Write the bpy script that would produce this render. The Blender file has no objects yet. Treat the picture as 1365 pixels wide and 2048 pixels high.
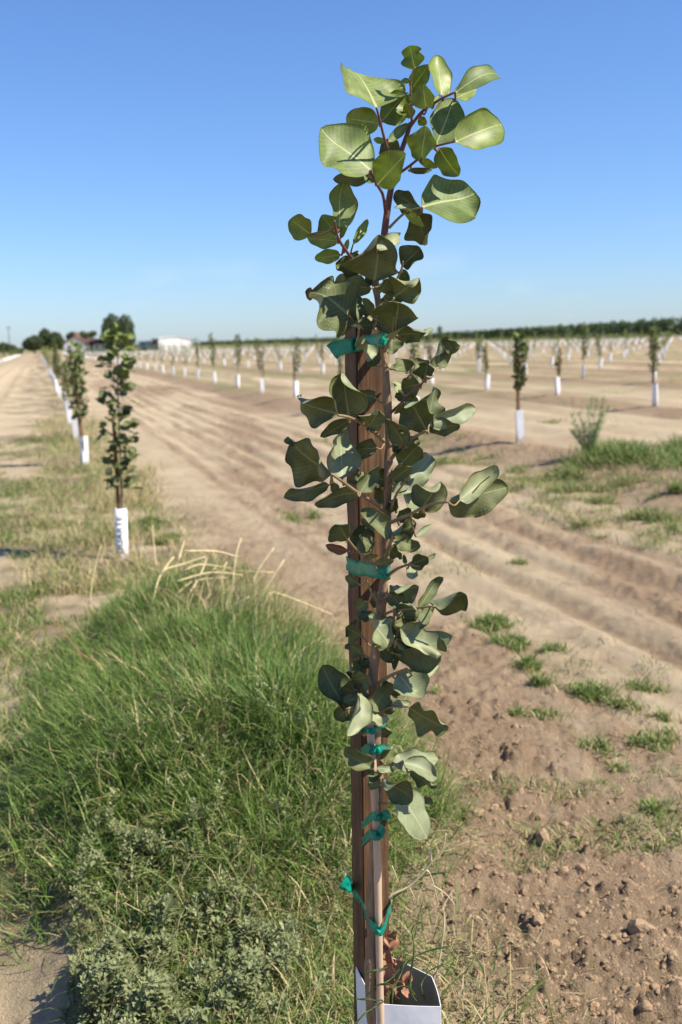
import bpy, bmesh, math, random
import numpy as np
from mathutils import Vector, Matrix

R = math.radians
rng = np.random.default_rng(11)
random.seed(7)
SC = bpy.context.scene
COL = SC.collection

# ------------------------------------------------------------------ camera
F_PX, CAM_H, PITCH, ROLL = 2180.0, 1.46, R(8.9), R(1.4)
cam_d = bpy.data.cameras.new('camera')
cam = bpy.data.objects.new('camera', cam_d); COL.objects.link(cam)
_F = Vector((0, math.cos(PITCH), -math.sin(PITCH)))
_R0 = Vector((1, 0, 0)); _U0 = Vector((0, math.sin(PITCH), math.cos(PITCH)))
_R = _R0*math.cos(ROLL) - _U0*math.sin(ROLL)
_U = _R0*math.sin(ROLL) + _U0*math.cos(ROLL)
CAM = Vector((0, 0, CAM_H))
m = Matrix.Identity(4)
for i in range(3):
    m[i][0], m[i][1], m[i][2], m[i][3] = _R[i], _U[i], -_F[i], CAM[i]
cam.matrix_world = m
cam_d.sensor_fit = 'VERTICAL'; cam_d.sensor_height = 36.0
cam_d.lens = 36.0*F_PX/2048.0
cam_d.clip_start = 0.05; cam_d.clip_end = 20000
cam_d.dof.use_dof = True; cam_d.dof.focus_distance = 1.75; cam_d.dof.aperture_fstop = 6.0
SC.camera = cam

# ------------------------------------------------------------------ sky, sun, exposure
SUN_EL, SUN_AZ = R(49), R(109)          # azimuth clockwise from +Y (view direction): the sun stands to the right
sun_dir = Vector((math.cos(SUN_EL)*math.sin(SUN_AZ), math.cos(SUN_EL)*math.cos(SUN_AZ), math.sin(SUN_EL)))
W = bpy.data.worlds.new('World'); SC.world = W; W.use_nodes = True
wn, wl = W.node_tree.nodes, W.node_tree.links
bg = wn['Background']
sky = wn.new('ShaderNodeTexSky'); sky.sky_type = 'NISHITA'; sky.sun_disc = False
sky.sun_elevation = SUN_EL; sky.sun_rotation = SUN_AZ
sky.altitude = 0; sky.air_density = 1.0; sky.dust_density = 0.35; sky.ozone_density = 8.0
wb = wn.new('ShaderNodeMix'); wb.data_type = 'RGBA'; wb.blend_type = 'MULTIPLY'; wb.inputs[0].default_value = 1.0
wb.inputs[7].default_value = (.95, 1.04, 1.22, 1)      # white balance of the whole sky
# faint wisps of cloud low over the horizon, all the way round
wtc = wn.new('ShaderNodeTexCoord'); wsp = wn.new('ShaderNodeSeparateXYZ'); wl.new(wtc.outputs['Generated'], wsp.inputs[0])
wmp = wn.new('ShaderNodeMapping'); wmp.inputs['Scale'].default_value = (1, 1, 2.6); wl.new(wtc.outputs['Generated'], wmp.inputs[0])
wno = wn.new('ShaderNodeTexNoise'); wno.inputs['Scale'].default_value = 9; wno.inputs['Detail'].default_value = 6; wl.new(wmp.outputs[0], wno.inputs['Vector'])
wr1 = wn.new('ShaderNodeMapRange'); wr1.interpolation_type = 'SMOOTHSTEP'; wr1.inputs[1].default_value = .54; wr1.inputs[2].default_value = .74; wl.new(wno.outputs[0], wr1.inputs[0])
wr2 = wn.new('ShaderNodeMapRange'); wr2.interpolation_type = 'SMOOTHSTEP'; wr2.inputs[1].default_value = .11; wr2.inputs[2].default_value = .02; wl.new(wsp.outputs[2], wr2.inputs[0])
wm_ = wn.new('ShaderNodeMath'); wm_.operation = 'MULTIPLY'; wl.new(wr1.outputs[0], wm_.inputs[0]); wl.new(wr2.outputs[0], wm_.inputs[1])
wm2 = wn.new('ShaderNodeMath'); wm2.operation = 'MULTIPLY'; wm2.inputs[1].default_value = .2; wl.new(wm_.outputs[0], wm2.inputs[0])
wc = wn.new('ShaderNodeMix'); wc.data_type = 'RGBA'; wc.inputs[7].default_value = (7.5, 7.4, 7.3, 1); wl.new(wm2.outputs[0], wc.inputs[0]); wl.new(wb.outputs[2], wc.inputs[6])
wl.new(sky.outputs[0], wb.inputs[6]); wl.new(wc.outputs[2], bg.inputs[0]); bg.inputs[1].default_value = 0.09
sun_d = bpy.data.lights.new('sun', 'SUN'); sun_d.energy = 5.0; sun_d.angle = R(0.53); sun_d.color = (1, .93, .80)
sun = bpy.data.objects.new('sun', sun_d); COL.objects.link(sun)
sun.rotation_euler = (-sun_dir).to_track_quat('-Z', 'Y').to_euler(); sun.location = (6, -1, 8)
SC.view_settings.view_transform = 'Standard'; SC.view_settings.look = 'None'
SC.view_settings.exposure = 0.64; SC.view_settings.gamma = 1.0; SC.view_settings.use_curve_mapping = False

# ------------------------------------------------------------------ pixel helpers (photo is 1365 x 2048): only to find where things stand
def ray(px, py):
    return (_F*F_PX + _R*(px-682.5) - _U*(py-1024.0)).normalized()
def atY(px, py, Y):
    d = ray(px, py); return CAM + d*(Y/d.y)
def atZ(px, py, z=0.0):
    d = ray(px, py); return CAM + d*((z-CAM.z)/d.z)
def pxm(Y):                                # photo pixels per metre at depth Y
    return F_PX/(Y*math.cos(PITCH))
def project(p):
    v = Vector(p)-CAM; z = v.dot(_F)
    return 682.5+F_PX*v.dot(_R)/z, 1024-F_PX*v.dot(_U)/z, z

# ------------------------------------------------------------------ numpy noise
def _hash(ix, iy, s):
    h = (ix.astype(np.int64)*374761393 + iy.astype(np.int64)*668265263 + s*974634777) & 0xffffffff
    h = ((h ^ (h >> 13))*1274126177) & 0xffffffff
    h = ((h ^ (h >> 16))*2246822519) & 0xffffffff
    return ((h ^ (h >> 15)) & 0xffffff)/float(0xffffff)
def vnoise(x, y, s=0):
    ix, iy = np.floor(x), np.floor(y); fx, fy = x-ix, y-iy
    fx, fy = fx*fx*fx*(fx*(fx*6-15)+10), fy*fy*fy*(fy*(fy*6-15)+10)
    a, b, c, d = _hash(ix, iy, s), _hash(ix+1, iy, s), _hash(ix, iy+1, s), _hash(ix+1, iy+1, s)
    return (a*(1-fx)+b*fx)*(1-fy) + (c*(1-fx)+d*fx)*fy
def fbm(x, y, o=4, s=0):
    r, a, t = 0, .5, 0
    for k in range(o):
        r = r + a*vnoise(x, y, s+k*17); t += a; a *= .5
        x, y = x*2.03+3.1, y*2.03+1.7
    return r/t
def worley(x, y, s=0):
    ix, iy = np.floor(x), np.floor(y); best = np.full(x.shape, 9.0); cid = np.zeros(x.shape)
    for dx in (-1, 0, 1):
        for dy in (-1, 0, 1):
            jx, jy = ix+dx, iy+dy
            d = (jx+_hash(jx, jy, s)-x)**2 + (jy+_hash(jx, jy, s+5)-y)**2
            hit = d < best; best = np.where(hit, d, best); cid = np.where(hit, _hash(jx, jy, s+9), cid)
    return np.sqrt(best), cid
def sstep(x, a, b):
    t = np.clip((x-a)/(b-a), 0, 1); return t*t*(3-2*t)
def gauss(x, c, w):
    return np.exp(-((x-c)/w)**2)

# ------------------------------------------------------------------ lie of the land, in row coordinates: u across the rows, v along them
ROWV = np.array((-.2610, .9653)); ROWU = np.array((.9653, .2610)); TREE0 = np.array((.075, 1.74))
PITCH_U, PITCH_V = 4.65, 3.7
def uv(X, Y):
    dx, dy = X-TREE0[0], Y-TREE0[1]
    return dx*ROWU[0]+dy*ROWU[1], dx*ROWV[0]+dy*ROWV[1]
def xy(u, v):
    return TREE0[0]+u*ROWU[0]+v*ROWV[0], TREE0[1]+u*ROWU[1]+v*ROWV[1]
def mound(X, Y):
    u, v = uv(X, Y)
    c = 0.02+.20*np.clip((v-1.0)/3.0, 0, 1)
    e = sstep(v, .55, 1.5)*(1-sstep(v, 3.3, 4.7))
    w = np.where(u > c, .42-.10*sstep(v, 1.5, 4), .62-.14*sstep(v, 2, 4.2))
    n = fbm(X*2.2, Y*2.2, 3, 31)+.35*(fbm(X*6, Y*6, 2, 33)-.5)
    return .31*e*np.exp(-(np.abs(u-c)/w)**2.6)*(.6+.8*n)
RUTS = ((1.22, .05, .012), (1.50, .06, .022), (1.80, .05, .020), (2.08, .07, .034), (2.42, .055, .026), (2.72, .08, .036), (3.05, .06, .026), (3.40, .07, .022), (-1.7, .08, .018), (-2.6, .08, .018))
def rut_lines(u, v):
    wob = .16*(fbm(v*.35, u*.2, 2, 9)-.5)+.03*(fbm(v*3, u*.5, 2, 10)-.5)
    dep = 0; col = 0
    for uc, w, a in RUTS:
        br = np.clip(.1+1.7*fbm(v*.55+uc*9, uc*3, 3, 21)-.25, 0, 1.3); g_ = gauss(u+wob, uc, w)
        dep = dep-a*br*g_+a*.55*br*gauss(u+wob, uc+w*2.0, w*.9)+a*.3*br*gauss(u+wob, uc-w*2.0, w*.9); col = col+br*g_
    return dep, np.clip(col, 0, 1)
def clodmask(X, Y):
    u, v = uv(X, Y)
    k = gauss(u, .72+.10*v, .42)*(1-sstep(v, 1.6, 5.0)) + .7*gauss(u, .75, .35)*gauss(v, 5.6, 2.4)
    k = k + .95*sstep(u, .2, .6)*(1-sstep(v, .3, 1.5))*(1-sstep(u, 1.5, 2.2))*(1-.8*gauss(u, 1.25, .35)*gauss(v, 1.0, .5))
    return np.clip(k*(.35+1.35*fbm(X*2.2, Y*2.2, 4, 77)), 0, 1)
def zground(X, Y, fine=True):
    X = np.asarray(X, float); Y = np.asarray(Y, float)
    u, v = uv(X, Y); r = np.hypot(X, Y)
    far = 1-sstep(r, 60, 130)
    z = .22*sstep(u, 1.2, 5.2)
    k = np.round(u/PITCH_U); du = u-k*PITCH_U
    jag = (fbm(v*.9+k*7, u*.5, 3, 5)-.5)
    berm = np.where((k >= 1), gauss(du+.35*jag, .0, .40)*(.065+.08*jag), 0) - np.where(k >= 1, gauss(du+.3*jag, -.75, .2)*.035, 0)
    z = z + far*berm
    tm = sstep(u, .9, 1.4)*(1-sstep(u, 3.2, 3.7))
    rut, _rc = rut_lines(u, v)
    z = z + rut*far*.72
    kk = np.floor(u/PITCH_U); da = u-(kk+.5)*PITCH_U
    z = z + np.where(kk >= 1, far*.03*np.sin(da*6.3+2*fbm(v*.5, da, 2, 44))*(np.abs(da) < 1.6), 0)
    tl = gauss(u, -2.2, .9)*far
    z = z - .03*tl + .015*far*np.sin(u*7)*gauss(u, -2.2, 1.1)
    z = z + far*.05*(fbm(X*.55, Y*.55, 3, 2)-.5)
    z = z + mound(X, Y)
    # hollow in front of the mound on the left, and a berm at the row itself
    z = z - .10*gauss(u, -.72, .17)*gauss(v, .75, .55)
    if fine:
        near = 1-sstep(r, 9, 22)
        z = z + near*(.024*(fbm(X*9, Y*9, 4, 3)-.5) + .010*(fbm(X*34, Y*34, 3, 4)-.5) + .009*np.abs(fbm(X*75, Y*75, 2, 6)-.5)*2*sstep(fbm(X*3, Y*3, 3, 7), .35, .6))
        fm = sstep(fbm(u*3.2+.4*fbm(v*.8, u, 2, 13), v*.22, 3, 14), .48, .60)*sstep(u, .9, 1.5)*(1-sstep(u, 3.4, 4.0))
        rb = np.clip(fm + gauss(u-np.round(u/PITCH_U)*PITCH_U, -.15, .5)*(u > 3.5), 0, 1)*(1-sstep(r, 16, 34))
        z = z + rb*(.055*(fbm(X*8, Y*8, 3, 15)-.5) + .010*np.clip((.45-worley(X*15+.8*fbm(X*12, Y*12, 2, 6), Y*15, 16)[0])*3, 0, 1))
        cm = clodmask(X, Y)*near
        for f_, a, s in ((8, .030, 41), (19, .020, 42), (43, .011, 43)):
            wv, ci = worley(X*f_+.9*fbm(X*f_*.8, Y*f_*.8, 3, s), Y*f_+.9*fbm(X*f_*.8+7, Y*f_*.8, 3, s+1), s)
            hc = np.clip((ci-.45)/.55, 0, 1)
            z = z + cm*a*hc*np.clip((.62*(.5+.5*hc)-wv)*3.2, 0, 1)**.7
        z = z + near*tm*.012*(fbm(u*16, v*5, 3, 8)-.5)
    return z
def zg1(x, y, fine=True):
    return float(zground(np.array([x]), np.array([y]), fine)[0])
def on_ground(px, py):
    z = 0.0
    for _ in range(4):
        p = atZ(px, py, z); z = zg1(p.x, p.y, False)
    return Vector((p.x, p.y, z))

# ------------------------------------------------------------------ mesh helpers
def link(o, parent=None):
    COL.objects.link(o)
    if parent is not None: o.parent = parent
    return o
def tag(o, label=None, cat=None, group=None, kind=None):
    if label: o['label'] = label
    if cat: o['category'] = cat
    if group: o['group'] = group
    if kind: o['kind'] = kind
    return o
def empty(name, loc=(0, 0, 0)):
    o = bpy.data.objects.new(name, None); o.location = loc; o.empty_display_size = .05
    return link(o)
def np_mesh(name, verts, quads=None, tris=None, mat=None, color=None, smooth=True, uvs=None, mat_idx=None):
    me = bpy.data.meshes.new(name)
    verts = np.asarray(verts, np.float32)
    nq = 0 if quads is None else len(quads); nt = 0 if tris is None else len(tris)
    loops = []
    if nq: loops.append(np.asarray(quads, np.int32).ravel())
    if nt: loops.append(np.asarray(tris, np.int32).ravel())
    loops = np.concatenate(loops)
    starts = np.concatenate([np.arange(nq)*4, nq*4+np.arange(nt)*3]).astype(np.int32)
    totals = np.concatenate([np.full(nq, 4), np.full(nt, 3)]).astype(np.int32)
    me.vertices.add(len(verts)); me.vertices.foreach_set('co', verts.ravel())
    me.loops.add(len(loops)); me.loops.foreach_set('vertex_index', loops)
    me.polygons.add(nq+nt); me.polygons.foreach_set('loop_start', starts); me.polygons.foreach_set('loop_total', totals)
    if smooth: me.polygons.foreach_set('use_smooth', np.ones(nq+nt, bool))
    if mat_idx is not None: me.polygons.foreach_set('material_index', np.asarray(mat_idx, np.int32))
    if uvs is not None:
        l = me.uv_layers.new(name='UVMap'); l.data.foreach_set('uv', np.asarray(uvs, np.float32)[loops].ravel())
    if color is not None:
        a = me.color_attributes.new('tone', 'FLOAT_COLOR', 'POINT')
        c = np.asarray(color, np.float32)
        if c.shape[1] == 3: c = np.hstack([c, np.ones((len(c), 1), np.float32)])
        a.data.foreach_set('color', c.ravel())
    for mt in (mat if isinstance(mat, (list, tuple)) else [mat]):
        if mt: me.materials.append(mt)
    me.update(calc_edges=True); me.validate()
    return me
def mesh_obj(name, me, parent=None, loc=None):
    o = bpy.data.objects.new(name, me)
    if loc is not None: o.location = loc
    return link(o, parent)

class MB:                                   # collects boxes, tubes and sheets into ONE part
    def __init__(s): s.v, s.f = [], []
    def add(s, vs, fs):
        n = len(s.v); s.v += [tuple(v) for v in vs]; s.f += [tuple(i+n for i in f) for f in fs]
    def box(s, c, size, rot=None):
        x, y, z = [k/2 for k in size]
        vs = [Vector((a*x, b*y, d*z)) for a in (-1, 1) for b in (-1, 1) for d in (-1, 1)]
        if rot is not None: vs = [rot @ v for v in vs]
        s.add([v+Vector(c) for v in vs], [(0, 1, 3, 2), (4, 6, 7, 5), (0, 4, 5, 1), (2, 3, 7, 6), (0, 2, 6, 4), (1, 5, 7, 3)])
    def tube(s, pts, rad, n=8, cap=True):
        pts = [Vector(p) for p in pts]
        if not isinstance(rad, (list, tuple)): rad = [rad]*len(pts)
        rings = []; ref = None
        for i, p in enumerate(pts):
            d = (pts[min(i+1, len(pts)-1)]-pts[max(i-1, 0)]).normalized()
            if ref is None: ref = d.orthogonal().normalized()
            ref = (ref-d*ref.dot(d)).normalized(); b = d.cross(ref)
            rings.append([p+(ref*math.cos(2*math.pi*k/n)+b*math.sin(2*math.pi*k/n))*rad[i] for k in range(n)])
        base = len(s.v); s.v += [tuple(v) for r_ in rings for v in r_]
        for i in range(len(pts)-1):
            for k in range(n):
                a, b_ = base+i*n+k, base+i*n+(k+1) % n
                s.f.append((a, b_, b_+n, a+n))
        if cap:
            s.f.append(tuple(base+k for k in range(n))[::-1]); s.f.append(tuple(base+(len(pts)-1)*n+k for k in range(n)))
    def build(s, name, mat, parent=None, smooth=False, bevel=0, loc=None):
        me = bpy.data.meshes.new(name); me.from_pydata(s.v, [], s.f)
        if smooth: me.polygons.foreach_set('use_smooth', [True]*len(me.polygons))
        if mat: me.materials.append(mat)
        me.update()
        o = mesh_obj(name, me, parent, loc)
        if bevel:
            bm = bmesh.new(); bm.from_mesh(me)
            bmesh.ops.bevel(bm, geom=bm.edges[:], offset=bevel, segments=2, affect='EDGES', profile=.6)
            bm.to_mesh(me); bm.free()
        return o
def smooth_path(pts, per=5):
    P = [Vector(p) for p in pts]
    if len(P) < 3:
        return [P[0].lerp(P[1], i/per) for i in range(per+1)]
    out = []
    for i in range(len(P)-1):
        p0, p1, p2, p3 = P[max(i-1, 0)], P[i], P[i+1], P[min(i+2, len(P)-1)]
        for k in range(per):
            t = k/per
            out.append(.5*((2*p1)+(p2-p0)*t+(2*p0-5*p1+4*p2-p3)*t*t+(3*p1-p0-3*p2+p3)*t**3))
    return out+[P[-1]]

# ------------------------------------------------------------------ materials
def new_mat(name):
    mt = bpy.data.materials.new(name); mt.use_nodes = True
    n, l = mt.node_tree.nodes, mt.node_tree.links
    return mt, n, l, n['Principled BSDF']
def noise_node(n, l, scale, detail=4, rough=.6, vec=None, dim='3D'):
    t = n.new('ShaderNodeTexNoise'); t.inputs['Scale'].default_value = scale
    t.inputs['Detail'].default_value = detail; t.inputs['Roughness'].default_value = rough
    if vec is not None: l.new(vec, t.inputs['Vector'])
    return t
def ramp(n, l, src, stops):
    r_ = n.new('ShaderNodeValToRGB'); e = r_.color_ramp.elements
    while len(e) < len(stops): e.new(.5)
    for k, (p, c) in enumerate(stops): e[k].position = p; e[k].color = (*c, 1)
    l.new(src, r_.inputs[0]); return r_
def mixc(n, l, fac, a, b, mode='MIX'):
    x = n.new('ShaderNodeMix'); x.data_type = 'RGBA'; x.blend_type = mode
    for sock, val in ((x.inputs[0], fac), (x.inputs[6], a), (x.inputs[7], b)):
        if hasattr(val, 'is_linked') or hasattr(val, 'links'): l.new(val, sock)
        elif isinstance(val, (int, float)): sock.default_value = val
        else: sock.default_value = (*val, 1)
    return x.outputs[2]
def bump(n, l, h, strength, dist, normal_to):
    b = n.new('ShaderNodeBump'); b.inputs['Strength'].default_value = strength; b.inputs['Distance'].default_value = dist
    l.new(h, b.inputs['Height']); l.new(b.outputs[0], normal_to); return b
def simple(name, col, rough=.7, var=.25, scale=8, bstr=.2, spec=.3, stretch=None):
    mt, n, l, p = new_mat(name)
    tc = n.new('ShaderNodeTexCoord'); vec = tc.outputs['Object']
    if stretch:
        mp = n.new('ShaderNodeMapping'); mp.inputs['Scale'].default_value = stretch; l.new(vec, mp.inputs[0]); vec = mp.outputs[0]
    t = noise_node(n, l, scale, 5, .65, vec)
    lo = tuple(c*(1-var) for c in col); hi = tuple(min(1, c*(1+var)) for c in col)
    r_ = ramp(n, l, t.outputs[0], [(.3, lo), (.7, hi)])
    l.new(r_.outputs[0], p.inputs['Base Color']); p.inputs['Roughness'].default_value = rough
    p.inputs['Specular IOR Level'].default_value = spec
    if bstr: bump(n, l, t.outputs[0], bstr, .01, p.inputs['Normal'])
    return mt

def soil_material():
    mt, n, l, p = new_mat('sandy_soil')
    tc = n.new('ShaderNodeTexCoord'); vec = tc.outputs['Object']
    at = n.new('ShaderNodeAttribute'); at.attribute_name = 'tone'
    t1 = noise_node(n, l, .8, 6, .6, vec); t2 = noise_node(n, l, 14, 6, .7, vec); t3 = noise_node(n, l, 160, 4, .7, vec)
    dry = ramp(n, l, t1.outputs[0], [(.3, (.465, .362, .230)), (.7, (.56, .445, .292))])
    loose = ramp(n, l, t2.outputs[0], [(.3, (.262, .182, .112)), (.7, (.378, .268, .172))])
    litter = ramp(n, l, t2.outputs[0], [(.35, (.13, .10, .055)), (.65, (.27, .21, .12))])
    sp = n.new('ShaderNodeSeparateColor'); l.new(at.outputs['Color'], sp.inputs[0])
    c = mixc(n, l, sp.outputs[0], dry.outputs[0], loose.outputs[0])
    c = mixc(n, l, sp.outputs[1], c, litter.outputs[0])
    g = ramp(n, l, t3.outputs[0], [(.3, (.8, .8, .8)), (.7, (1.15, 1.15, 1.15))])
    c = mixc(n, l, .8, c, g.outputs[0], 'MULTIPLY')
    gr = ramp(n, l, t2.outputs[0], [(.35, (.17, .17, .07)), (.65, (.30, .26, .14))])
    c = mixc(n, l, sp.outputs[2], c, gr.outputs[0])
    l.new(c, p.inputs['Base Color']); p.inputs['Roughness'].default_value = .95; p.inputs['Specular IOR Level'].default_value = .1
    ad = n.new('ShaderNodeMath'); ad.operation = 'ADD'; l.new(t2.outputs[0], ad.inputs[0]); l.new(t3.outputs[0], ad.inputs[1])
    bump(n, l, ad.outputs[0], .9, .016, p.inputs['Normal'])
    return mt

def leaf_material(name, col, vein, trans, transcol, rough=.42, spec=.45, blotch=.3, uvveins=True):
    mt, n, l, p = new_mat(name)
    oi = n.new('ShaderNodeObjectInfo'); tc = n.new('ShaderNodeTexCoord')
    t = noise_node(n, l, 45, 5, .65, tc.outputs['Object'])
    lo = tuple(c*(1-blotch) for c in col); hi = tuple(c*(1+blotch) for c in col)
    c = ramp(n, l, t.outputs[0], [(.32, lo), (.68, hi)]).outputs[0]
    vr = ramp(n, l, oi.outputs['Random'], [(0, (.82, .86, .8)), (.5, (1, 1, 1)), (1, (1.16, 1.1, 1.0))]).outputs[0]
    c = mixc(n, l, 1.0, c, vr, 'MULTIPLY')
    h = t.outputs[0]
    if uvveins:
        s = n.new('ShaderNodeSeparateXYZ'); l.new(tc.outputs['UV'], s.inputs[0])
        def math_(op, a, b=None, clamp=False):
            q = n.new('ShaderNodeMath'); q.operation = op; q.use_clamp = clamp
            for i_, v_ in enumerate((a, b)):
                if v_ is None: continue
                if isinstance(v_, (int, float)): q.inputs[i_].default_value = v_
                else: l.new(v_, q.inputs[i_])
            return q.outputs[0]
        ax = math_('ABSOLUTE', math_('SUBTRACT', s.outputs[0], .5))
        wm = math_('SUBTRACT', .028, math_('MULTIPLY', s.outputs[1], .02))
        mid = math_('SUBTRACT', 1.0, math_('DIVIDE', ax, wm), True)
        midf = math_('MULTIPLY', mid, 2.5, True)
        ph = math_('SUBTRACT', s.outputs[1], math_('MULTIPLY', ax, .75))
        w = math_('SINE', math_('MULTIPLY', math_('ADD', ph, math_('MULTIPLY', t.outputs[0], .05)), 75))
        lat = math_('MULTIPLY', math_('POWER', math_('MULTIPLY', math_('ADD', w, 1), .5), 7), .20)
        c = mixc(n, l, lat, c, vein); c = mixc(n, l, midf, c, vein)
        h = math_('ADD', math_('MULTIPLY', lat, -1.0), math_('MULTIPLY', midf, 1.2)); h = math_('ADD', h, math_('MULTIPLY', t.outputs[0], .5))
    l.new(c, p.inputs['Base Color']); p.inputs['Roughness'].default_value = rough; p.inputs['Specular IOR Level'].default_value = spec
    bump(n, l, h, .3, .0004, p.inputs['Normal'])
    tr = n.new('ShaderNodeBsdfTranslucent')
    tcn = mixc(n, l, 1.0, c, transcol, 'MULTIPLY'); l.new(tcn, tr.inputs[0])
    mx = n.new('ShaderNodeMixShader'); mx.inputs[0].default_value = trans
    l.new(p.outputs[0], mx.inputs[1]); l.new(tr.outputs[0], mx.inputs[2]); l.new(mx.outputs[0], n['Material Output'].inputs[0])
    return mt
def tone_material(name, rough=.6, trans=.25, spec=.25):
    mt, n, l, p = new_mat(name)
    at = n.new('ShaderNodeAttribute'); at.attribute_name = 'tone'
    l.new(at.outputs['Color'], p.inputs['Base Color']); p.inputs['Roughness'].default_value = rough; p.inputs['Specular IOR Level'].default_value = spec
    tr = n.new('ShaderNodeBsdfTranslucent'); l.new(at.outputs['Color'], tr.inputs[0])
    mx = n.new('ShaderNodeMixShader'); mx.inputs[0].default_value = trans
    l.new(p.outputs[0], mx.inputs[1]); l.new(tr.outputs[0], mx.inputs[2]); l.new(mx.outputs[0], n['Material Output'].inputs[0])
    return mt

M = {}
M['soil'] = soil_material()
M['clod'] = simple('dry_clod', (.40, .275, .165), .95, .25, 3, .8, .1)
M['crumb'] = simple('soil_crumb', (.31, .208, .128), .95, .2, 12, .4, .1)
M['leaf_young'] = leaf_material('young_leaf', (.245, .305, .068), (.50, .51, .24), .42, (1.6, 1.75, .5), .42, .4)
M['leaf_young_under'] = leaf_material('young_leaf_under', (.205, .27, .085), (.50, .52, .26), .38, (1.5, 1.6, .5), .5, .35)
M['leaf_old'] = leaf_material('mature_leaf', (.124, .143, .055), (.28, .29, .12), .18, (1.3, 1.7, .5), .58, .3, .28)
M['leaf_old_under_sunlit'] = leaf_material('mature_leaf_under_sunlit', (.255, .28, .15), (.38, .39, .21), .16, (1.3, 1.6, .5), .5, .35, .2)
M['leaf_red'] = leaf_material('reddened_leaf', (.14, .055, .035), (.3, .2, .1), .15, (1.5, 1.0, .6))
M['leaf_dry'] = leaf_material('dead_leaf', (.40, .20, .12), (.45, .27, .16), .12, (1.4, 1.0, .6), .7, .2)
M['bark'] = simple('young_bark', (.27, .18, .105), .75, .3, 90, .5, .25, (1, 1, .35))
M['shoot'] = simple('red_shoot', (.15, .058, .045), .5, .3, 60, .25, .4, (1, 1, .4))
M['petiole'] = simple('petiole', (.24, .17, .085), .5, .3, 60, .1, .4)
M['cane'] = simple('cane', (.52, .37, .25), .5, .15, 60, .15, .4, (1, 1, .15))
M['tape'] = None
M['card'] = simple('white_card', (.82, .82, .83), .55, .04, 14, .05, .4)
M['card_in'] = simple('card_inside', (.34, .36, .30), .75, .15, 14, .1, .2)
def card_material():
    mt, n, l, p = new_mat('mud_splashed_card'); tc = n.new('ShaderNodeTexCoord')
    t = noise_node(n, l, 22, 6, .7, tc.outputs['Object']); t2 = noise_node(n, l, 5, 4, .6, tc.outputs['Object'])
    sp = n.new('ShaderNodeSeparateXYZ'); l.new(tc.outputs['Object'], sp.inputs[0])
    mr = n.new('ShaderNodeMapRange'); mr.inputs[1].default_value = .16; mr.inputs[2].default_value = 0; mr.inputs[3].default_value = .42; mr.inputs[4].default_value = .68; l.new(sp.outputs[2], mr.inputs[0])
    a = n.new('ShaderNodeMath'); a.operation = 'SUBTRACT'; l.new(mr.outputs[0], a.inputs[0]); l.new(t.outputs[0], a.inputs[1])
    b = n.new('ShaderNodeMath'); b.operation = 'MULTIPLY'; b.use_clamp = True; b.inputs[1].default_value = 5; l.new(a.outputs[0], b.inputs[0])
    base = ramp(n, l, t2.outputs[0], [(.3, (.76, .76, .75)), (.7, (.84, .84, .85))])
    c = mixc(n, l, b.outputs[0], base.outputs[0], (.50, .40, .29)); l.new(c, p.inputs['Base Color']); p.inputs['Roughness'].default_value = .55
    bump(n, l, t2.outputs[0], .25, .02, p.inputs['Normal']); return mt
M['card'] = card_material()
M['ink'] = simple('grey_ink', (.13, .13, .14), .6, .15, 60, 0, .3)
M['blade'] = tone_material('grass_blade', .5, .28, .3)
M['straw'] = simple('dry_straw', (.66, .53, .28), .6, .22, 40, .1, .3)
M['far_leaf'] = tone_material('far_foliage', .6, .22, .25)
M['far_bark'] = simple('far_bark', (.12, .085, .06), .9, .25, 6, .3, .1)
M['stake2'] = simple('weathered_stake', (.21, .105, .055), .8, .3, 20, .3, .2, (1, 1, .1))
def tape_material():
    mt, n, l, p = new_mat('green_tape')
    t = noise_node(n, l, 120, 3, .6, n.new('ShaderNodeTexCoord').outputs['Object'])
    c = ramp(n, l, t.outputs[0], [(.3, (.002, .26, .17)), (.7, (.008, .40, .27))])
    l.new(c.outputs[0], p.inputs['Base Color']); p.inputs['Roughness'].default_value = .28; p.inputs['Specular IOR Level'].default_value = .5
    bump(n, l, t.outputs[0], .3, .002, p.inputs['Normal'])
    tr = n.new('ShaderNodeBsdfTranslucent'); l.new(c.outputs[0], tr.inputs[0])
    mx = n.new('ShaderNodeMixShader'); mx.inputs[0].default_value = .3
    l.new(p.outputs[0], mx.inputs[1]); l.new(tr.outputs[0], mx.inputs[2]); l.new(mx.outputs[0], n['Material Output'].inputs[0])
    return mt
M['tape'] = tape_material()
def wood_material():
    mt, n, l, p = new_mat('stake_wood')
    tc = n.new('ShaderNodeTexCoord'); mp = n.new('ShaderNodeMapping'); mp.inputs['Scale'].default_value = (1, 1, .035)
    l.new(tc.outputs['Object'], mp.inputs[0])
    t = noise_node(n, l, 150, 6, .7, mp.outputs[0]); t2 = noise_node(n, l, 9, 4, .6, tc.outputs['Object'])
    c = ramp(n, l, t.outputs[0], [(.28, (.045, .023, .011)), (.5, (.13, .068, .031)), (.74, (.25, .145, .072))])
    st = ramp(n, l, t2.outputs[0], [(.35, (.55, .5, .5)), (.6, (1, 1, 1))])
    cc = mixc(n, l, .8, c.outputs[0], st.outputs[0], 'MULTIPLY')
    l.new(cc, p.inputs['Base Color']); p.inputs['Roughness'].default_value = .72; p.inputs['Specular IOR Level'].default_value = .3
    bump(n, l, t.outputs[0], .6, .003, p.inputs['Normal'])
    return mt
M['wood'] = wood_material()

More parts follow.
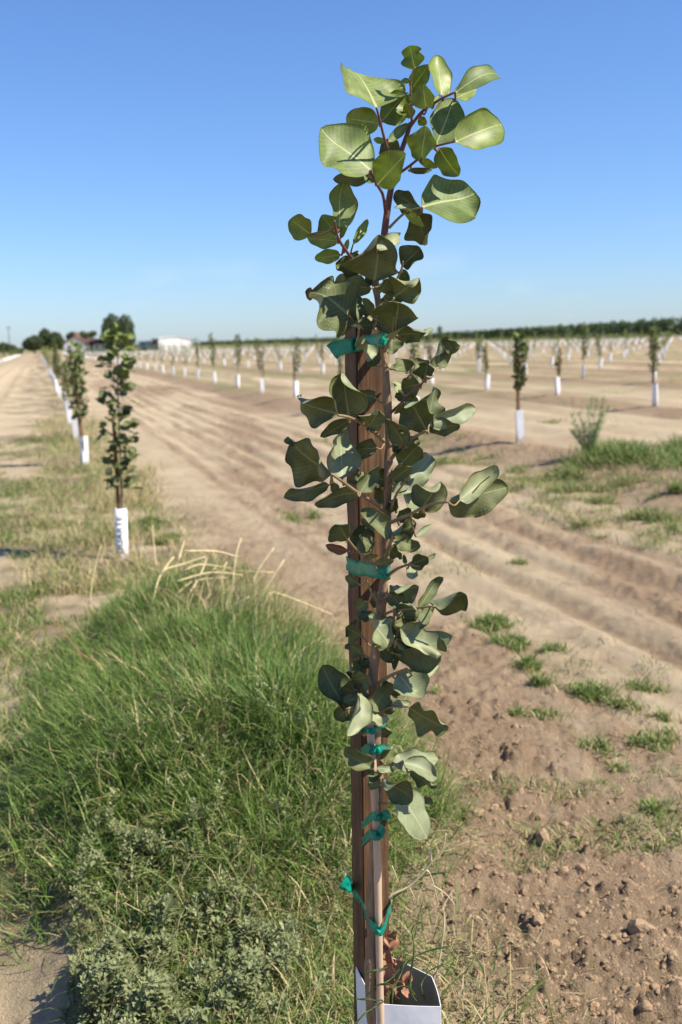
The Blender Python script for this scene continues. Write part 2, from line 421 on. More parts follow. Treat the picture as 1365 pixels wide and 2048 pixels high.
# ================================================================== THE GROUND
def build_ground():
    a_f = np.arange(-27, 27.001, .105)
    a_o = np.arange(27+1.5, 360-27, 2.5)
    ang = np.radians(np.concatenate([a_f, a_o])); na = len(ang)
    r = [1.1]
    while r[-1] < 1.9: r.append(r[-1]*1.03)
    while r[-1] < 6: r.append(r[-1]*1.0042)
    while r[-1] < 14: r.append(r[-1]*1.007)
    while r[-1] < 70: r.append(r[-1]*1.014)
    while r[-1] < 9000: r.append(r[-1]*1.06)
    r = np.array(r); nr = len(r)
    RR, AA = np.meshgrid(r, ang, indexing='ij')
    X = (RR*np.sin(AA)).ravel(); Y = (RR*np.cos(AA)).ravel()
    Z = zground(X, Y)
    V = np.stack([X, Y, Z], 1)
    i = np.arange(nr-1)[:, None]; j = np.arange(na)[None, :]; j2 = (j+1) % na
    Q = np.stack([i*na+j, (i+1)*na+j, (i+1)*na+j2, i*na+j2], -1).reshape(-1, 4)[:, ::-1]
    V = np.vstack([V, [[0, 0, 0]]]); c = len(V)-1
    jj = np.arange(na); T = np.stack([np.full(na, c), (jj+1) % na, jj], 1)[:, ::-1]
    u, v = uv(X, Y)
    cm = clodmask(X, Y)
    k = np.round(u/PITCH_U); du = u-k*PITCH_U
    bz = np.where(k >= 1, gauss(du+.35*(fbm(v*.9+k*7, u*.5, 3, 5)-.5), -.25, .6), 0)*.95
    far = 1-sstep(np.hypot(X, Y), 60, 140)
    fm = sstep(fbm(u*3.2+.4*fbm(v*.8, u, 2, 13), v*.22, 3, 14), .48, .60)*sstep(u, .9, 1.5)*(1-sstep(u, 3.4, 4.0))
    _rd, rc = rut_lines(u, v)
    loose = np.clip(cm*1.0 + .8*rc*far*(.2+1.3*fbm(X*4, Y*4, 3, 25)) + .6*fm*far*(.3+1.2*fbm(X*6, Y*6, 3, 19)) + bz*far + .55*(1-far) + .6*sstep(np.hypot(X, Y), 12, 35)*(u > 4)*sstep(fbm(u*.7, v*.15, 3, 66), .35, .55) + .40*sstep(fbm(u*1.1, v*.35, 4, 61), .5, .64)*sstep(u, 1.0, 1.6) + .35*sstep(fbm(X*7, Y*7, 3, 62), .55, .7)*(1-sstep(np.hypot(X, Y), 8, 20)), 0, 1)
    md = np.clip(mound(X, Y)/.10, 0, 1)
    row = gauss(u, -.1, .8)*(v > -1)*sstep(v, -.9, .2)
    lit = np.clip(md + row*sstep(fbm(X*2.5, Y*2.5, 4, 71), .40, .62)*.8, 0, 1)
    lit = lit + .6*gauss(u, -.9, .9)*sstep(fbm(X*1.5, Y*1.5, 4, 72), .5, .62)
    grn = .75*gauss(np.abs(u-PITCH_U*np.round(u/PITCH_U)), 0, .9)*np.where(np.round(u/PITCH_U) != 0, 1, 0)*sstep(fbm(u*.8, v*.12, 4, 81), .42, .62)
    grn = np.clip(grn*1.2+.5*(u > 5.5)*sstep(fbm(u*1.3, v*.06, 3, 83), .42, .56), 0, .8)*sstep(np.hypot(X, Y), 14, 34) + .8*sstep(np.hypot(X, Y), 330, 420)
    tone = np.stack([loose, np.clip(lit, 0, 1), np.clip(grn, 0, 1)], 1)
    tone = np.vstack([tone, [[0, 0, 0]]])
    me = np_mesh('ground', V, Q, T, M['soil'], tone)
    o = mesh_obj('ground', me); tag(o, kind='structure'); return o
ground = build_ground()

# loose clods: the big ones one by one, the crumbs as one mass
def clod_mesh(seed):
    bm = bmesh.new(); bmesh.ops.create_icosphere(bm, subdivisions=2, radius=1)
    rr = random.Random(seed); off = Vector((rr.uniform(-50, 50), rr.uniform(-50, 50), rr.uniform(-50, 50)))
    from mathutils import noise
    planes = [Vector((rr.gauss(0, 1), rr.gauss(0, 1), rr.gauss(0, 1))).normalized() for _ in range(6)]
    for v in bm.verts:
        d = v.co.normalized(); k = 1+.35*noise.noise(d*1.3+off)+.16*noise.noise(d*4+off)
        q = d*k
        for p in planes:
            s = q.dot(p)
            if s > .68: q -= p*(s-.68)*.85
        v.co = q
    me = bpy.data.meshes.new('soil_clod'); bm.to_mesh(me); bm.free(); me.materials.append(M['clod']); return me
clods = [clod_mesh(s) for s in range(9)]
CL = []
def put_clod(x, y, s): CL.append((x, y, s))
def make_clod(x, y, s, gz, sink=.40):
    o = bpy.data.objects.new('soil_clod', random.choice(clods)); link(o, ground)
    sc = (s*random.uniform(.8, 1.25), s*random.uniform(.75, 1.1), s*random.uniform(.6, .95))
    o.location = (x, y, gz+sc[2]*(1-2*sink)*.6); o.scale = sc
    o.rotation_euler = (random.uniform(-.4, .4), random.uniform(-.4, .4), random.uniform(0, 6.28))
for px, py, s in ((1085, 1688, 24), (1195, 1885, 0), (1282, 1872, 34), (1076, 1858, 22), (1068, 1749, 13), (1128, 1746, 15), (1160, 1747, 13),
                  (1258, 1768, 13), (1060, 1838, 12), (1107, 1890, 13), (1343, 1915, 14), (1003, 1838, 12), (1145, 1848, 12), (990, 1619, 13), (955, 1645, 20),
                  (1040, 1600, 11), (1357, 1668, 11), (1290, 2030, 18), (1205, 1875, 10), (1222, 1840, 11), (1100, 1869, 9), (1035, 1873, 9), (1310, 1980, 11),
                  (1080, 1640, 10), (1130, 1650, 10), (1170, 1960, 12), (1106, 1940, 12), (920, 1690, 9), (1040, 1690, 9), (1335, 1820, 12), (1255, 1835, 12)):
    if s:
        p = on_ground(px, py); put_clod(p.x, p.y, s/pxm(p.y))
n_cl = 0
while n_cl < 235:
    px, py = random.uniform(820, 1400), 1180+880*random.random()**.55
    p = atZ(px, py, .01)
    k = float(clodmask(np.array([p.x]), np.array([p.y]))[0])
    if random.random() > k*1.2: continue
    put_clod(p.x, p.y, (.005+.010*random.random()**2.2)); n_cl += 1
for (x, y, s), h_ in zip(CL, zground([c[0] for c in CL], [c[1] for c in CL])): make_clod(x, y, s, float(h_))
def crumbs():
    N = 17000; vs, qs = [], []
    base = np.array([(1, 0, -.3), (0, 1, -.3), (-1, 0, -.2), (0, -1, -.3), (.3, .2, .9), (-.3, -.25, .8)])
    tri = np.array([(0, 1, 4), (1, 5, 4), (1, 2, 5), (2, 3, 5), (3, 0, 4), (3, 4, 5)])
    X = rng.uniform(-.9, 2.6, N*8); Y = 1.9+7*rng.random(N*8)**1.8
    k = clodmask(X, Y)+.04; ok = rng.random(N*8) < k; X, Y = X[ok][:N], Y[ok][:N]; n = len(X)
    Z = zground(X, Y); s = .002+.0062*rng.random(n)**2.5
    a = rng.uniform(0, 6.28, n); b = base[None]*(1+.5*(rng.random((n, 6, 3))-.5))*s[:, None, None]
    c_, s_ = np.cos(a)[:, None], np.sin(a)[:, None]
    v = np.stack([b[..., 0]*c_-b[..., 1]*s_, b[..., 0]*s_+b[..., 1]*c_, b[..., 2]*.8], -1)+np.stack([X, Y, Z], 1)[:, None]
    t = tri[None]+(np.arange(n)*6)[:, None, None]
    o = mesh_obj('soil_crumbs', np_mesh('soil_crumbs', v.reshape(-1, 3), None, t.reshape(-1, 3), M['crumb'], smooth=False), ground)
    tag(o, kind='stuff')
crumbs()

# ================================================================== GRASS (uncountable: stuff)
def blades(root, length, width, lean, az, curl, col, tipcol=None):
    """N curved blades as one mesh's arrays: 3 quads levels + tip"""
    n = len(root); lv = np.array([0, .36, .7, 1.0])
    d0 = np.stack([np.sin(lean)*np.cos(az), np.sin(lean)*np.sin(az), np.cos(lean)], 1)
    pts = [root]; ln = lean.copy(); p = root
    for k in range(3):
        ln = ln+curl*(.35+.5*k)
        d = np.stack([np.sin(ln)*np.cos(az), np.sin(ln)*np.sin(az), np.cos(ln)], 1)
        p = p+d*(length*(lv[k+1]-lv[k]))[:, None]; pts.append(p)
    a2 = az+np.pi/2+rng.uniform(-1.1, 1.1, n)
    side = np.stack([np.cos(a2), np.sin(a2), np.zeros(n)], 1)*(width/2)[:, None]
    V = np.stack([pts[0]-side*.8, pts[0]+side*.8, pts[1]-side, pts[1]+side, pts[2]-side*.75, pts[2]+side*.75, pts[3]], 1)
    b = (np.arange(n)*7)[:, None]
    Q = np.concatenate([b+np.array([[0, 1, 3, 2]]), b+np.array([[2, 3, 5, 4]])])
    T = b+np.array([[4, 5, 6]])
    tc = col if tipcol is None else tipcol
    C = np.stack([col]*4+[col*.5+tc*.5]*2+[tc], 1)
    return V.reshape(-1, 3), Q, T, C.reshape(-1, 3)
G1, G2, G3, G4 = (np.array(c) for c in ((.074, .138, .024), (.152, .240, .046), (.25, .305, .085), (.55, .44, .23)))
def grass_cols(n, dry=.08, light=.5):
    a, b = rng.random((n, 1)), rng.random((n, 1))
    c = G1*(1-a)+G2*a; c = np.where(b < light*.42, c*.35+G3*.65, c)
    return np.where(rng.random((n, 1)) < dry, G4*(.7+.5*rng.random((n, 1))), c)
def grass_obj(name, parts, label, parent=None, cat='grass'):
    Vs, Qs, Ts, Cs, o_ = [], [], [], [], 0
    for V, Q, T, C in parts:
        Vs.append(V); Qs.append(Q+o_); Ts.append(T+o_); Cs.append(C); o_ += len(V)
    me = np_mesh(name, np.vstack(Vs), np.vstack(Qs), np.vstack(Ts), M['blade'], np.vstack(Cs))
    o = mesh_obj(name, me); tag(o, label, cat, kind='stuff'); return o
def patch(px, py, rx, ry, n, lmin, lmax, dry=.08, light=.5, w=.0028, z=None):
    p = on_ground(px, py); s = pxm(p.y)
    a = rng.uniform(0, 6.283, n); rr_ = np.abs(rng.normal(0, .62, n))
    X = p.x+rr_*np.cos(a)*rx*1.25/s; Y = p.y+rr_*np.sin(a)*ry/s*(p.y/CAM_H)
    # clumps: pull roots towards random centres
    nc = max(5, n//35); ci = rng.integers(0, nc, n); ca = rng.uniform(0, 6.283, nc); cr = np.sqrt(rng.random(nc))
    cx = p.x+cr*np.cos(ca)*rx/s; cy = p.y+cr*np.sin(ca)*ry/s*(p.y/CAM_H); f_ = rng.uniform(.1, .8, n)
    X = X*(1-f_)+cx[ci]*f_; Y = Y*(1-f_)+cy[ci]*f_
    q_ = 30.0/max(3.0, p.y); keep = fbm(X*q_, Y*q_, 3, int(px) % 97) > .44
    X, Y, rr_ = X[keep], Y[keep], rr_[keep]
    return tuft(X, Y, lmin*.6, lmax, dry+.10, light+.6, w)
def tuft(X, Y, lmin, lmax, dry=.08, light=.5, w=.0028, leanmax=.9, curl=(.1, .8)):
    n = len(X); Z = zground(X, Y)-.004
    L = rng.uniform(lmin, lmax, n)
    return blades(np.stack([X, Y, Z], 1), L, w*rng.uniform(.6, 1.3, n), rng.uniform(.05, leanmax, n), rng.uniform(0, 6.283, n), rng.uniform(*curl, n), grass_cols(n, dry, light))
def mound_grass():
    N = 95000; X = rng.uniform(-2.2, .75, N*3); Y = rng.uniform(2.2, 7.0, N*3)
    md = mound(X, Y); u, v = uv(X, Y)
    ok = rng.random(N*3) < np.clip((md-.025)/.09, 0, 1)*sstep(v, .7, 1.15); X, Y = X[ok][:N], Y[ok][:N]; n = len(X)
    u, v = uv(X, Y); cl = np.clip(.5+1.5*(fbm(X*6, Y*6, 3, 91)-.5), 0, 1)
    L = (.06+.10*rng.random(n))*(.5+1.1*cl)
    root = np.stack([X, Y, zground(X, Y)-.004], 1)
    # lean outwards, away from the ridge line
    az = np.where(rng.random(n) < .38, np.arctan2(ROWU[1]*np.sign(u-.1), ROWU[0]*np.sign(u-.1))+rng.normal(0, .9, n), rng.uniform(0, 6.283, n))
    lean = np.abs(rng.normal(.45, .45, n))+.25*np.clip(np.abs(u-.1)/.4, 0, 1)
    dryp = .05+.14*np.clip((u-.15)/.3, 0, 1)+.12*(cl < .3)
    c = grass_cols(n, 0, .45); d = rng.random(n) < dryp; c[d] = G4*(.65+.5*rng.random((d.sum(), 1)))
    c = c*(.85+.35*rng.random((n, 1)))
    tip = np.where(rng.random((n, 1)) < .3, c*.6+G3*.6, c*1.1)
    return blades(root, L, .0030*rng.uniform(.45, 1.6, n), lean, az, rng.normal(.42, .38, n), c, tip)
mg = mound_grass()
# long, sprawling runners that stick out of the mound
def runners(n=5200):
    X = rng.uniform(-2.0, .5, n*6); Y = rng.uniform(2.5, 6.6, n*6); md = mound(X, Y)
    ok = rng.random(n*6) < np.clip((md-.05)/.2, 0, 1); X, Y = X[ok][:n], Y[ok][:n]; k = len(X); u, v = uv(X, Y)
    root = np.stack([X, Y, zground(X, Y)], 1)
    az = np.where(u > .1, .26, .26+np.pi)+rng.normal(0, .8, k)
    return blades(root, rng.uniform(.09, .22, k), .0034*rng.uniform(.6, 1.4, k), rng.uniform(.15, 1.1, k), az, rng.normal(.3, .35, k), grass_cols(k, .16, 1.2))
def dry_top(n=2600):
    px, py = rng.normal(465, 85, n), rng.normal(1195, 45, n)
    P_ = [atZ(a, b, .27) for a, b in zip(px, py)]; X = np.array([q.x for q in P_]); Y = np.array([q.y for q in P_])
    root = np.stack([X, Y, zground(X, Y)+.02], 1)
    return blades(root, rng.uniform(.10, .26, n), .0034*rng.uniform(.6, 1.2, n), rng.uniform(.3, 1.35, n), rng.normal(.3, 1.2, n), rng.uniform(.0, .5, n), np.array((.58, .46, .24))*(.6+.5*rng.random((n, 1))))
grass_obj('grass_mound', [mg, runners(), dry_top()], 'big green mound of bermuda grass beside the nearest staked sapling')

# low turf and dry thatch around the near guard and in the row
def ring_grass():
    parts = []
    def sc(n, x0, x1, y0, y1, fn):
        X = rng.uniform(x0, x1, n*4); Y = rng.uniform(y0, y1, n*4); k = fn(X, Y); ok = rng.random(n*4) < k; return X[ok][:n], Y[ok][:n]
    def dens(X, Y):
        u, v = uv(X, Y); return gauss(u, .10-.07*v, .25-.05*np.clip(v, 0, 1.5))*sstep(v, -.6, .2)*(1-sstep(v, 1.8, 2.9))*(mound(X, Y) < .10)
    X, Y = sc(13000, -.5, .9, 1.6, 4.4, dens); parts.append(tuft(X, Y, .02, .075, .38, .8, .0028, 1.3, (.1, .9)))
    X, Y = sc(9000, -.5, .8, 1.6, 4.0, dens); n = len(X)        # flat dry litter
    parts.append(blades(np.stack([X, Y, zground(X, Y)+.004+.02*rng.random(n)], 1), rng.uniform(.02, .07, n), .003*rng.uniform(.6, 1.2, n), rng.uniform(1.1, 1.6, n), rng.uniform(0, 6.28, n), rng.uniform(-.15, .25, n), G4*(.45+.65*rng.random((n, 1)))))
    # taller clump right of the guard
    X, Y = xy(rng.normal(.20, .10, 420), rng.normal(.40, .30, 420)); parts.append(tuft(X, Y, .07, .17, .45, 1.0, .0034, .75, (.1, .55)))
    return parts
grass_obj('thatch', ring_grass(), 'low dry and green grass litter around the nearest white tree guard')

def row_grass():
    parts = []
    P_ = patch
    # left of the row, between the first trees
    for a in ((60, 975, 70, 22, 2600, .04, .10, .10), (45, 905, 60, 14, 1600, .05, .12, .05), (125, 880, 55, 10, 1300, .05, .12, .08), (15, 1075, 50, 25, 1500, .04, .09, .2),
              (60, 1195, 90, 28, 2200, .03, .08, .15), (190, 960, 30, 30, 1500, .06, .16, .12), (215, 1075, 60, 22, 2400, .06, .15, .45), (100, 1050, 50, 15, 1000, .04, .09, .35),
              (20, 1290, 60, 40, 1500, .03, .07, .25), (150, 1130, 70, 20, 900, .03, .07, .5), (290, 1050, 60, 22, 3200, .06, .13, .04), (330, 1085, 40, 16, 1200, .05, .11, .1),
              (50, 1030, 50, 10, 700, .04, .08, .2), (265, 1000, 45, 22, 1800, .08, .22, .75), (200, 1020, 50, 20, 1300, .08, .20, .6), (280, 955, 35, 18, 900, .08, .2, .8),
              (140, 835, 45, 14, 1100, .08, .2, .75), (185, 850, 35, 16, 900, .08, .2, .7), (120, 790, 25, 10, 600, .08, .18, .7), (90, 850, 40, 8, 500, .05, .1, .1), (230, 905, 30, 12, 700, .06, .15, .4)):
        parts.append(P_(*a, w=.0045))
    # the track and the strip right of it
    for a in ((605, 1040, 45, 12, 1500, .04, .10, .05), (560, 1022, 30, 6, 350, .03, .07, .1), (985, 1250, 50, 18, 1500, .03, .075, .05), (1020, 1290, 42, 24, 1600, .03, .08, .04), (1058, 1335, 25, 14, 800, .03, .08, .04),
              (1085, 1370, 25, 12, 400, .03, .07, .1), (900, 1236, 20, 6, 250, .03, .06, .1), (1110, 1300, 40, 14, 260, .02, .06, .1), (1180, 1395, 50, 20, 1300, .03, .085, .06), (1240, 1420, 40, 20, 700, .03, .08, .1),
              (1290, 1380, 50, 14, 500, .03, .07, .2), (1330, 1440, 40, 14, 400, .03, .07, .25), (1300, 1500, 50, 24, 420, .03, .08, .2), (1200, 1500, 60, 30, 260, .02, .07, .15), (1100, 1440, 60, 20, 220, .02, .06, .15),
              (1035, 1435, 20, 8, 120, .02, .07, .05), (1305, 1628, 20, 8, 140, .03, .08, .0), (1325, 1480, 45, 14, 300, .04, .09, .5), (1220, 1540, 40, 14, 130, .03, .07, .1), (870, 1385, 25, 8, 160, .02, .06, .3), (915, 1400, 16, 6, 80, .02, .06, .1),
              (1100, 955, 90, 10, 1700, .05, .12, .25), (1140, 985, 60, 9, 1300, .05, .13, .15), (1205, 1005, 40, 8, 700, .05, .12, .2), (1300, 1040, 60, 14, 2000, .05, .14, .12), (1340, 1062, 40, 10, 900, .05, .12, .1), (1020, 975, 60, 8, 600, .04, .1, .3),
              (890, 925, 40, 9, 1000, .05, .11, .15), (1250, 1070, 60, 10, 600, .04, .1, .3), (1180, 1050, 60, 10, 500, .04, .1, .4), (960, 915, 60, 8, 500, .04, .1, .3), (1035, 935, 30, 8, 500, .05, .11, .2), (1230, 960, 80, 8, 1300, .05, .12, .3),
              (375, 893, 25, 3, 180, .04, .09, .1), (380, 915, 30, 4, 260, .04, .09, .1), (420, 785, 25, 3, 300, .05, .1, .1), (345, 778, 40, 3, 400, .05, .1, .1), (690, 780, 50, 4, 300, .05, .1, .2), (1036, 1127, 22, 6, 180, .03, .08, .05),
              (955, 742, 45, 2.5, 900, .06, .16, .1), (1175, 755, 45, 3, 700, .06, .18, .7), (1345, 765, 40, 3, 600, .06, .18, .7), (1260, 790, 60, 3, 300, .05, .12, .3), (470, 715, 60, 2, 600, .08, .2, .3), (350, 735, 60, 2.5, 500, .06, .14, .25), (1100, 845, 40, 4, 260, .05, .12, .2),
              (1240, 850, 60, 4, 300, .05, .12, .3)):
        parts.append(P_(*a, w=.0045))
    return parts
grass_obj('scattered_grass', row_grass(), 'scattered green grass tufts over the sandy track and tree row')
def verge():
    parts = []
    def scat(n, u0, u1, v0, v1, thr, seed, lmin, lmax, dry, wf):
        U = rng.uniform(u0, u1, n*6); Vv = v0+(v1-v0)*rng.random(n*6)**1.6; X, Y = xy(U, Vv)
        k = sstep(fbm(X*1.3, Y*1.3, 4, seed), thr, thr+.14)*sstep(fbm(X*6, Y*6, 3, seed+3), .38, .62)*sstep(U, u0, u0+.4)*(1-sstep(U, u1-.4, u1))
        k = k*(mound(X, Y) < .06); ok = rng.random(n*6) < k; X, Y = X[ok][:n], Y[ok][:n]
        ex, ey = X, Y; near = Y > 2.3; X, Y = X[near], Y[near]
        return tuft(X, Y, lmin, lmax, dry, 1.2, wf, 1.1)
    parts.append(scat(52000, -2.6, .6, 2.2, 17, .37, 301, .03, .12, .24, .0045)); parts.append(scat(9000, -.9, .7, 5.0, 22, .22, 306, .08, .22, .72, .005))
    parts.append(scat(18000, 2.9, 4.7, 1.5, 14, .40, 302, .03, .11, .34, .0045))
    parts.append(scat(5200, .5, 2.2, .9, 5.5, .50, 303, .015, .07, .22, .0032))
    parts.append(scat(3000, -.5, .7, 9, 40, .30, 304, .06, .2, .75, .007))
    # straw bits lying on the bare soil
    n = 2600; U = rng.uniform(.2, 2.6, n); Vv = -.2+6*rng.random(n)**1.7; X, Y = xy(U, Vv); ok = Y > 2.0; X, Y = X[ok], Y[ok]; n = len(X)
    parts.append(blades(np.stack([X, Y, zground(X, Y)+.004], 1), rng.uniform(.012, .06, n), .0022*rng.uniform(.5, 1.2, n), rng.uniform(1.25, 1.6, n), rng.uniform(0, 6.28, n), rng.uniform(-.12, .1, n), np.array((.58, .46, .27))*(.55+.6*rng.random((n, 1)))))
    return parts
grass_obj('verge_weeds', verge(), 'thin dry and green weeds over the row verges and bare soil')
def green_bank():
    parts = []
    for a in ((1270, 920, 95, 26, 14000, .07, .26, .03), (1340, 930, 75, 28, 12000, .07, .26, .03), (1200, 935, 70, 14, 3600, .05, .15, .08), (1340, 985, 40, 8, 1800, .06, .16, .03), (1160, 940, 40, 8, 1000, .06, .14, .1), (1370, 900, 40, 12, 2500, .1, .25, .05)):
        parts.append(patch(*a, w=.006))
    return parts
grass_obj('grass_bank', green_bank(), 'dense bright green grass bank beyond the ruts, under the feathery weed')

# ------------------------------------------------------------------ grey-green small-leaved weed in front of the mound
def weed_patch():
    Vs, Qs, Cs = [], [], []
    N = 2300
    pts = []
    while len(pts) < N:
        px, py = rng.uniform(60, 720), rng.uniform(1600, 2120)
        # patch outline in the photo: grows from upper right to lower left
        d = ((px-350)/230)**2+((py-1890)/185)**2
        d2 = ((px-590)/120)**2+((py-1690)/130)**2
        pr = max(math.exp(-d*d*1.1), .22*math.exp(-d2*d2))
        if px < 95+.2*(2048-py): continue
        if rng.random() > pr*(1.0 if math.sin(px*.045+math.sin(py*.03)*2)*math.sin(py*.05+px*.01) > -.25 else .12): continue
        p = atZ(px, py, .09+.05*rng.random()); pts.append((p.x, p.y, p.z))
    pts = np.array(pts); gz = zground(pts[:, 0], pts[:, 1])
    cn = fbm(pts[:, 0]*9, pts[:, 1]*9, 3, 55); hgt = .02+.12*np.clip((cn-.3)/.45, 0, 1)*rng.uniform(.6, 1.2, N)
    pts[:, 2] = gz+hgt
    nl = 9
    a = rng.uniform(0, 6.28, (N, 1))+np.arange(nl)[None]*2.4; el = .15+.75*(np.arange(nl)[None]/nl)+rng.normal(0, .15, (N, nl))
    tilt = rng.normal(0, .35, (N, 1, 3))
    d = np.stack([np.cos(a)*np.cos(el), np.sin(a)*np.cos(el), np.sin(el)], -1)+tilt; d /= np.linalg.norm(d, axis=-1, keepdims=True)
    up = np.array([0, 0, 1.0]); s = np.cross(d, up); s /= np.linalg.norm(s, axis=-1, keepdims=True)+1e-6
    nr_ = np.cross(s, d)
    L = (.012+.016*rng.random((N, 1))*rng.uniform(.6, 1.2, (N, nl)))[..., None]*(1-.35*(np.arange(nl)/nl))[None, :, None]; w = L*.24
    base = pts[:, None, :]-np.array([0, 0, .012])[None, None]*(1-np.arange(nl)/nl)[None, :, None]*2.0
    p0 = base+d*L*.1; p1 = base+d*L*.55; p2 = base+d*L*1.05+nr_*L*.05
    V = np.stack([p0, p1-s*w+nr_*w*.35, p2, p1+s*w+nr_*w*.35, p1], 2).reshape(-1, 3)
    b = (np.arange(N*nl)*5)[:, None]
    T = np.concatenate([b+np.array([[0, 4, 1]]), b+np.array([[1, 4, 2]]), b+np.array([[2, 4, 3]]), b+np.array([[3, 4, 0]])])
    c0 = np.array((.17, .20, .075)); c1 = np.array((.37, .39, .19))
    k = rng.random((N, 1, 1))*.8+.2*rng.random((N, nl, 1)); C = (c0*(1-k)+c1*k)
    C = np.repeat(C[:, :, None, :], 5, 2).reshape(-1, 3)
    # stems as thin blades
    V2, Q2, T2, C2 = blades(np.stack([pts[:, 0], pts[:, 1], gz], 1), hgt*1.0, np.full(N, .002), rng.uniform(0, .25, N), rng.uniform(0, 6.28, N), rng.uniform(0, .1, N), np.tile([[.16, .13, .07]], (N, 1)))
    off = len(V)
    me = np_mesh('low_weed', np.vstack([V, V2]), Q2+off, np.vstack([T, T2+off]), M['blade'], np.vstack([C, C2]), smooth=False)
    o = mesh_obj('low_weed', me); tag(o, 'grey-green small-leaved weed spreading in front of the grass mound', 'weed', kind='stuff')
weed_patch()
def weed_grass():
    X, Y = [], []
    n = 8500
    px = rng.uniform(60, 800, n*2); py = rng.uniform(1640, 2180, n*2)
    P_ = [atZ(a, b, .04) for a, b in zip(px, py)]
    X = np.array([p.x for p in P_]); Y = np.array([p.y for p in P_]); u, v = uv(X, Y)
    k = np.clip(1.1-np.abs(u+.10)/.5, 0, 1)*np.clip((px-(210-.35*(py-1640)/1.2))/80, 0, 1)*np.where(py > 1700, np.clip((px-150)/90, 0, 1), 1); ok = rng.random(n*2) < k
    return [tuft(X[ok][:n], Y[ok][:n], .05, .19, .26, .9, .0027, 1.1, (.1, .8))]
grass_obj('sparse_grass', weed_grass(), 'sparse mixed dry and green grass through the grey-green weed')

# ------------------------------------------------------------------ dry stalks standing out of the mound
tuft_e = empty('dry_grass_tuft', on_ground(455, 1170)); tag(tuft_e, 'clump of pale dry grass stalks on top of the green mound', 'dry grass')
Z7 = lambda x, y: (x/1.896, 1050+y/1.896)
STALKS = [((580, 290), (615, 180), (690, 150), (780, 120)), ((675, 140), (700, 60)), ((700, 100), (820, 100), (905, 122)), ((720, 260), (760, 190), (785, 125)), ((830, 220), (860, 140)),
          ((880, 255), (895, 120), (915, 50)), ((955, 280), (970, 190), (1040, 85)), ((975, 290), (1080, 130)), ((1040, 300), (1040, 255), (1260, 340)), ((890, 255), (950, 250)),
          ((770, 525), (790, 430), (860, 350), (875, 310), (950, 270)), ((670, 215), (800, 180), (920, 190)), ((780, 170), (1040, 180)), ((1100, 340), (1180, 440)), ((1100, 470), (1240, 440)),
          ((610, 185), (660, 120)), ((650, 290), (730, 215), (860, 200)), ((800, 275), (900, 262), (1000, 300)), ((920, 330), (1010, 310), (1080, 330)), ((690, 180), (760, 150), (880, 165)), ((700, 240), (790, 215), (850, 150)), ((740, 300), (745, 240), (820, 160))]
for st in STALKS:
    Y = 5.15+random.uniform(-.25, .2) - (.55 if st[0][1] > 400 else 0)
    P3 = [atY(*Z7(*q), Y+.06*k) for k, q in enumerate(st)]
    mb = MB(); path = smooth_path(P3, 4); mb.tube([p-tuft_e.location for p in path], [.0060*(1-.55*i/len(path)) for i in range(len(path))], 5)
    mb.build('stalk', M['straw'], tuft_e, True)
def lone(name, pts, Y, r, mat, label, cat):
    P3 = [atY(*q, Y+.03*k) for k, q in enumerate(pts)]; e = P3[0]
    mb = MB(); path = smooth_path(P3, 4); mb.tube([p-e for p in path], [r*(1-.6*i/len(path)) for i in range(len(path))], 6)
    o = mb.build(name, mat, None, True, loc=e); tag(o, label, cat)
M['stem_brown'] = simple('brown_stem', (.30, .16, .08), .7, .2, 50, .1, .2)
lone('fallen_twig', [Z7(460, 580), Z7(385, 530), Z7(310, 490), Z7(260, 430), Z7(205, 360)], 4.0, .0042, M['stem_brown'], 'thin reddish brown dry stem lying across the green mound', 'stem')
lone('grass_stalk', [Z7(340, 300), Z7(355, 190), Z7(385, 75)], 5.3, .0045, M['straw'], 'single tall pale straw standing behind the mound near the lettered guard', 'stem')
lone('grass_stalk', [Z7(592, 160), Z7(584, 70), Z7(578, 0)], 5.6, .0045, M['straw'], 'upright pale straw right of the lettered guard above the mound', 'stem')

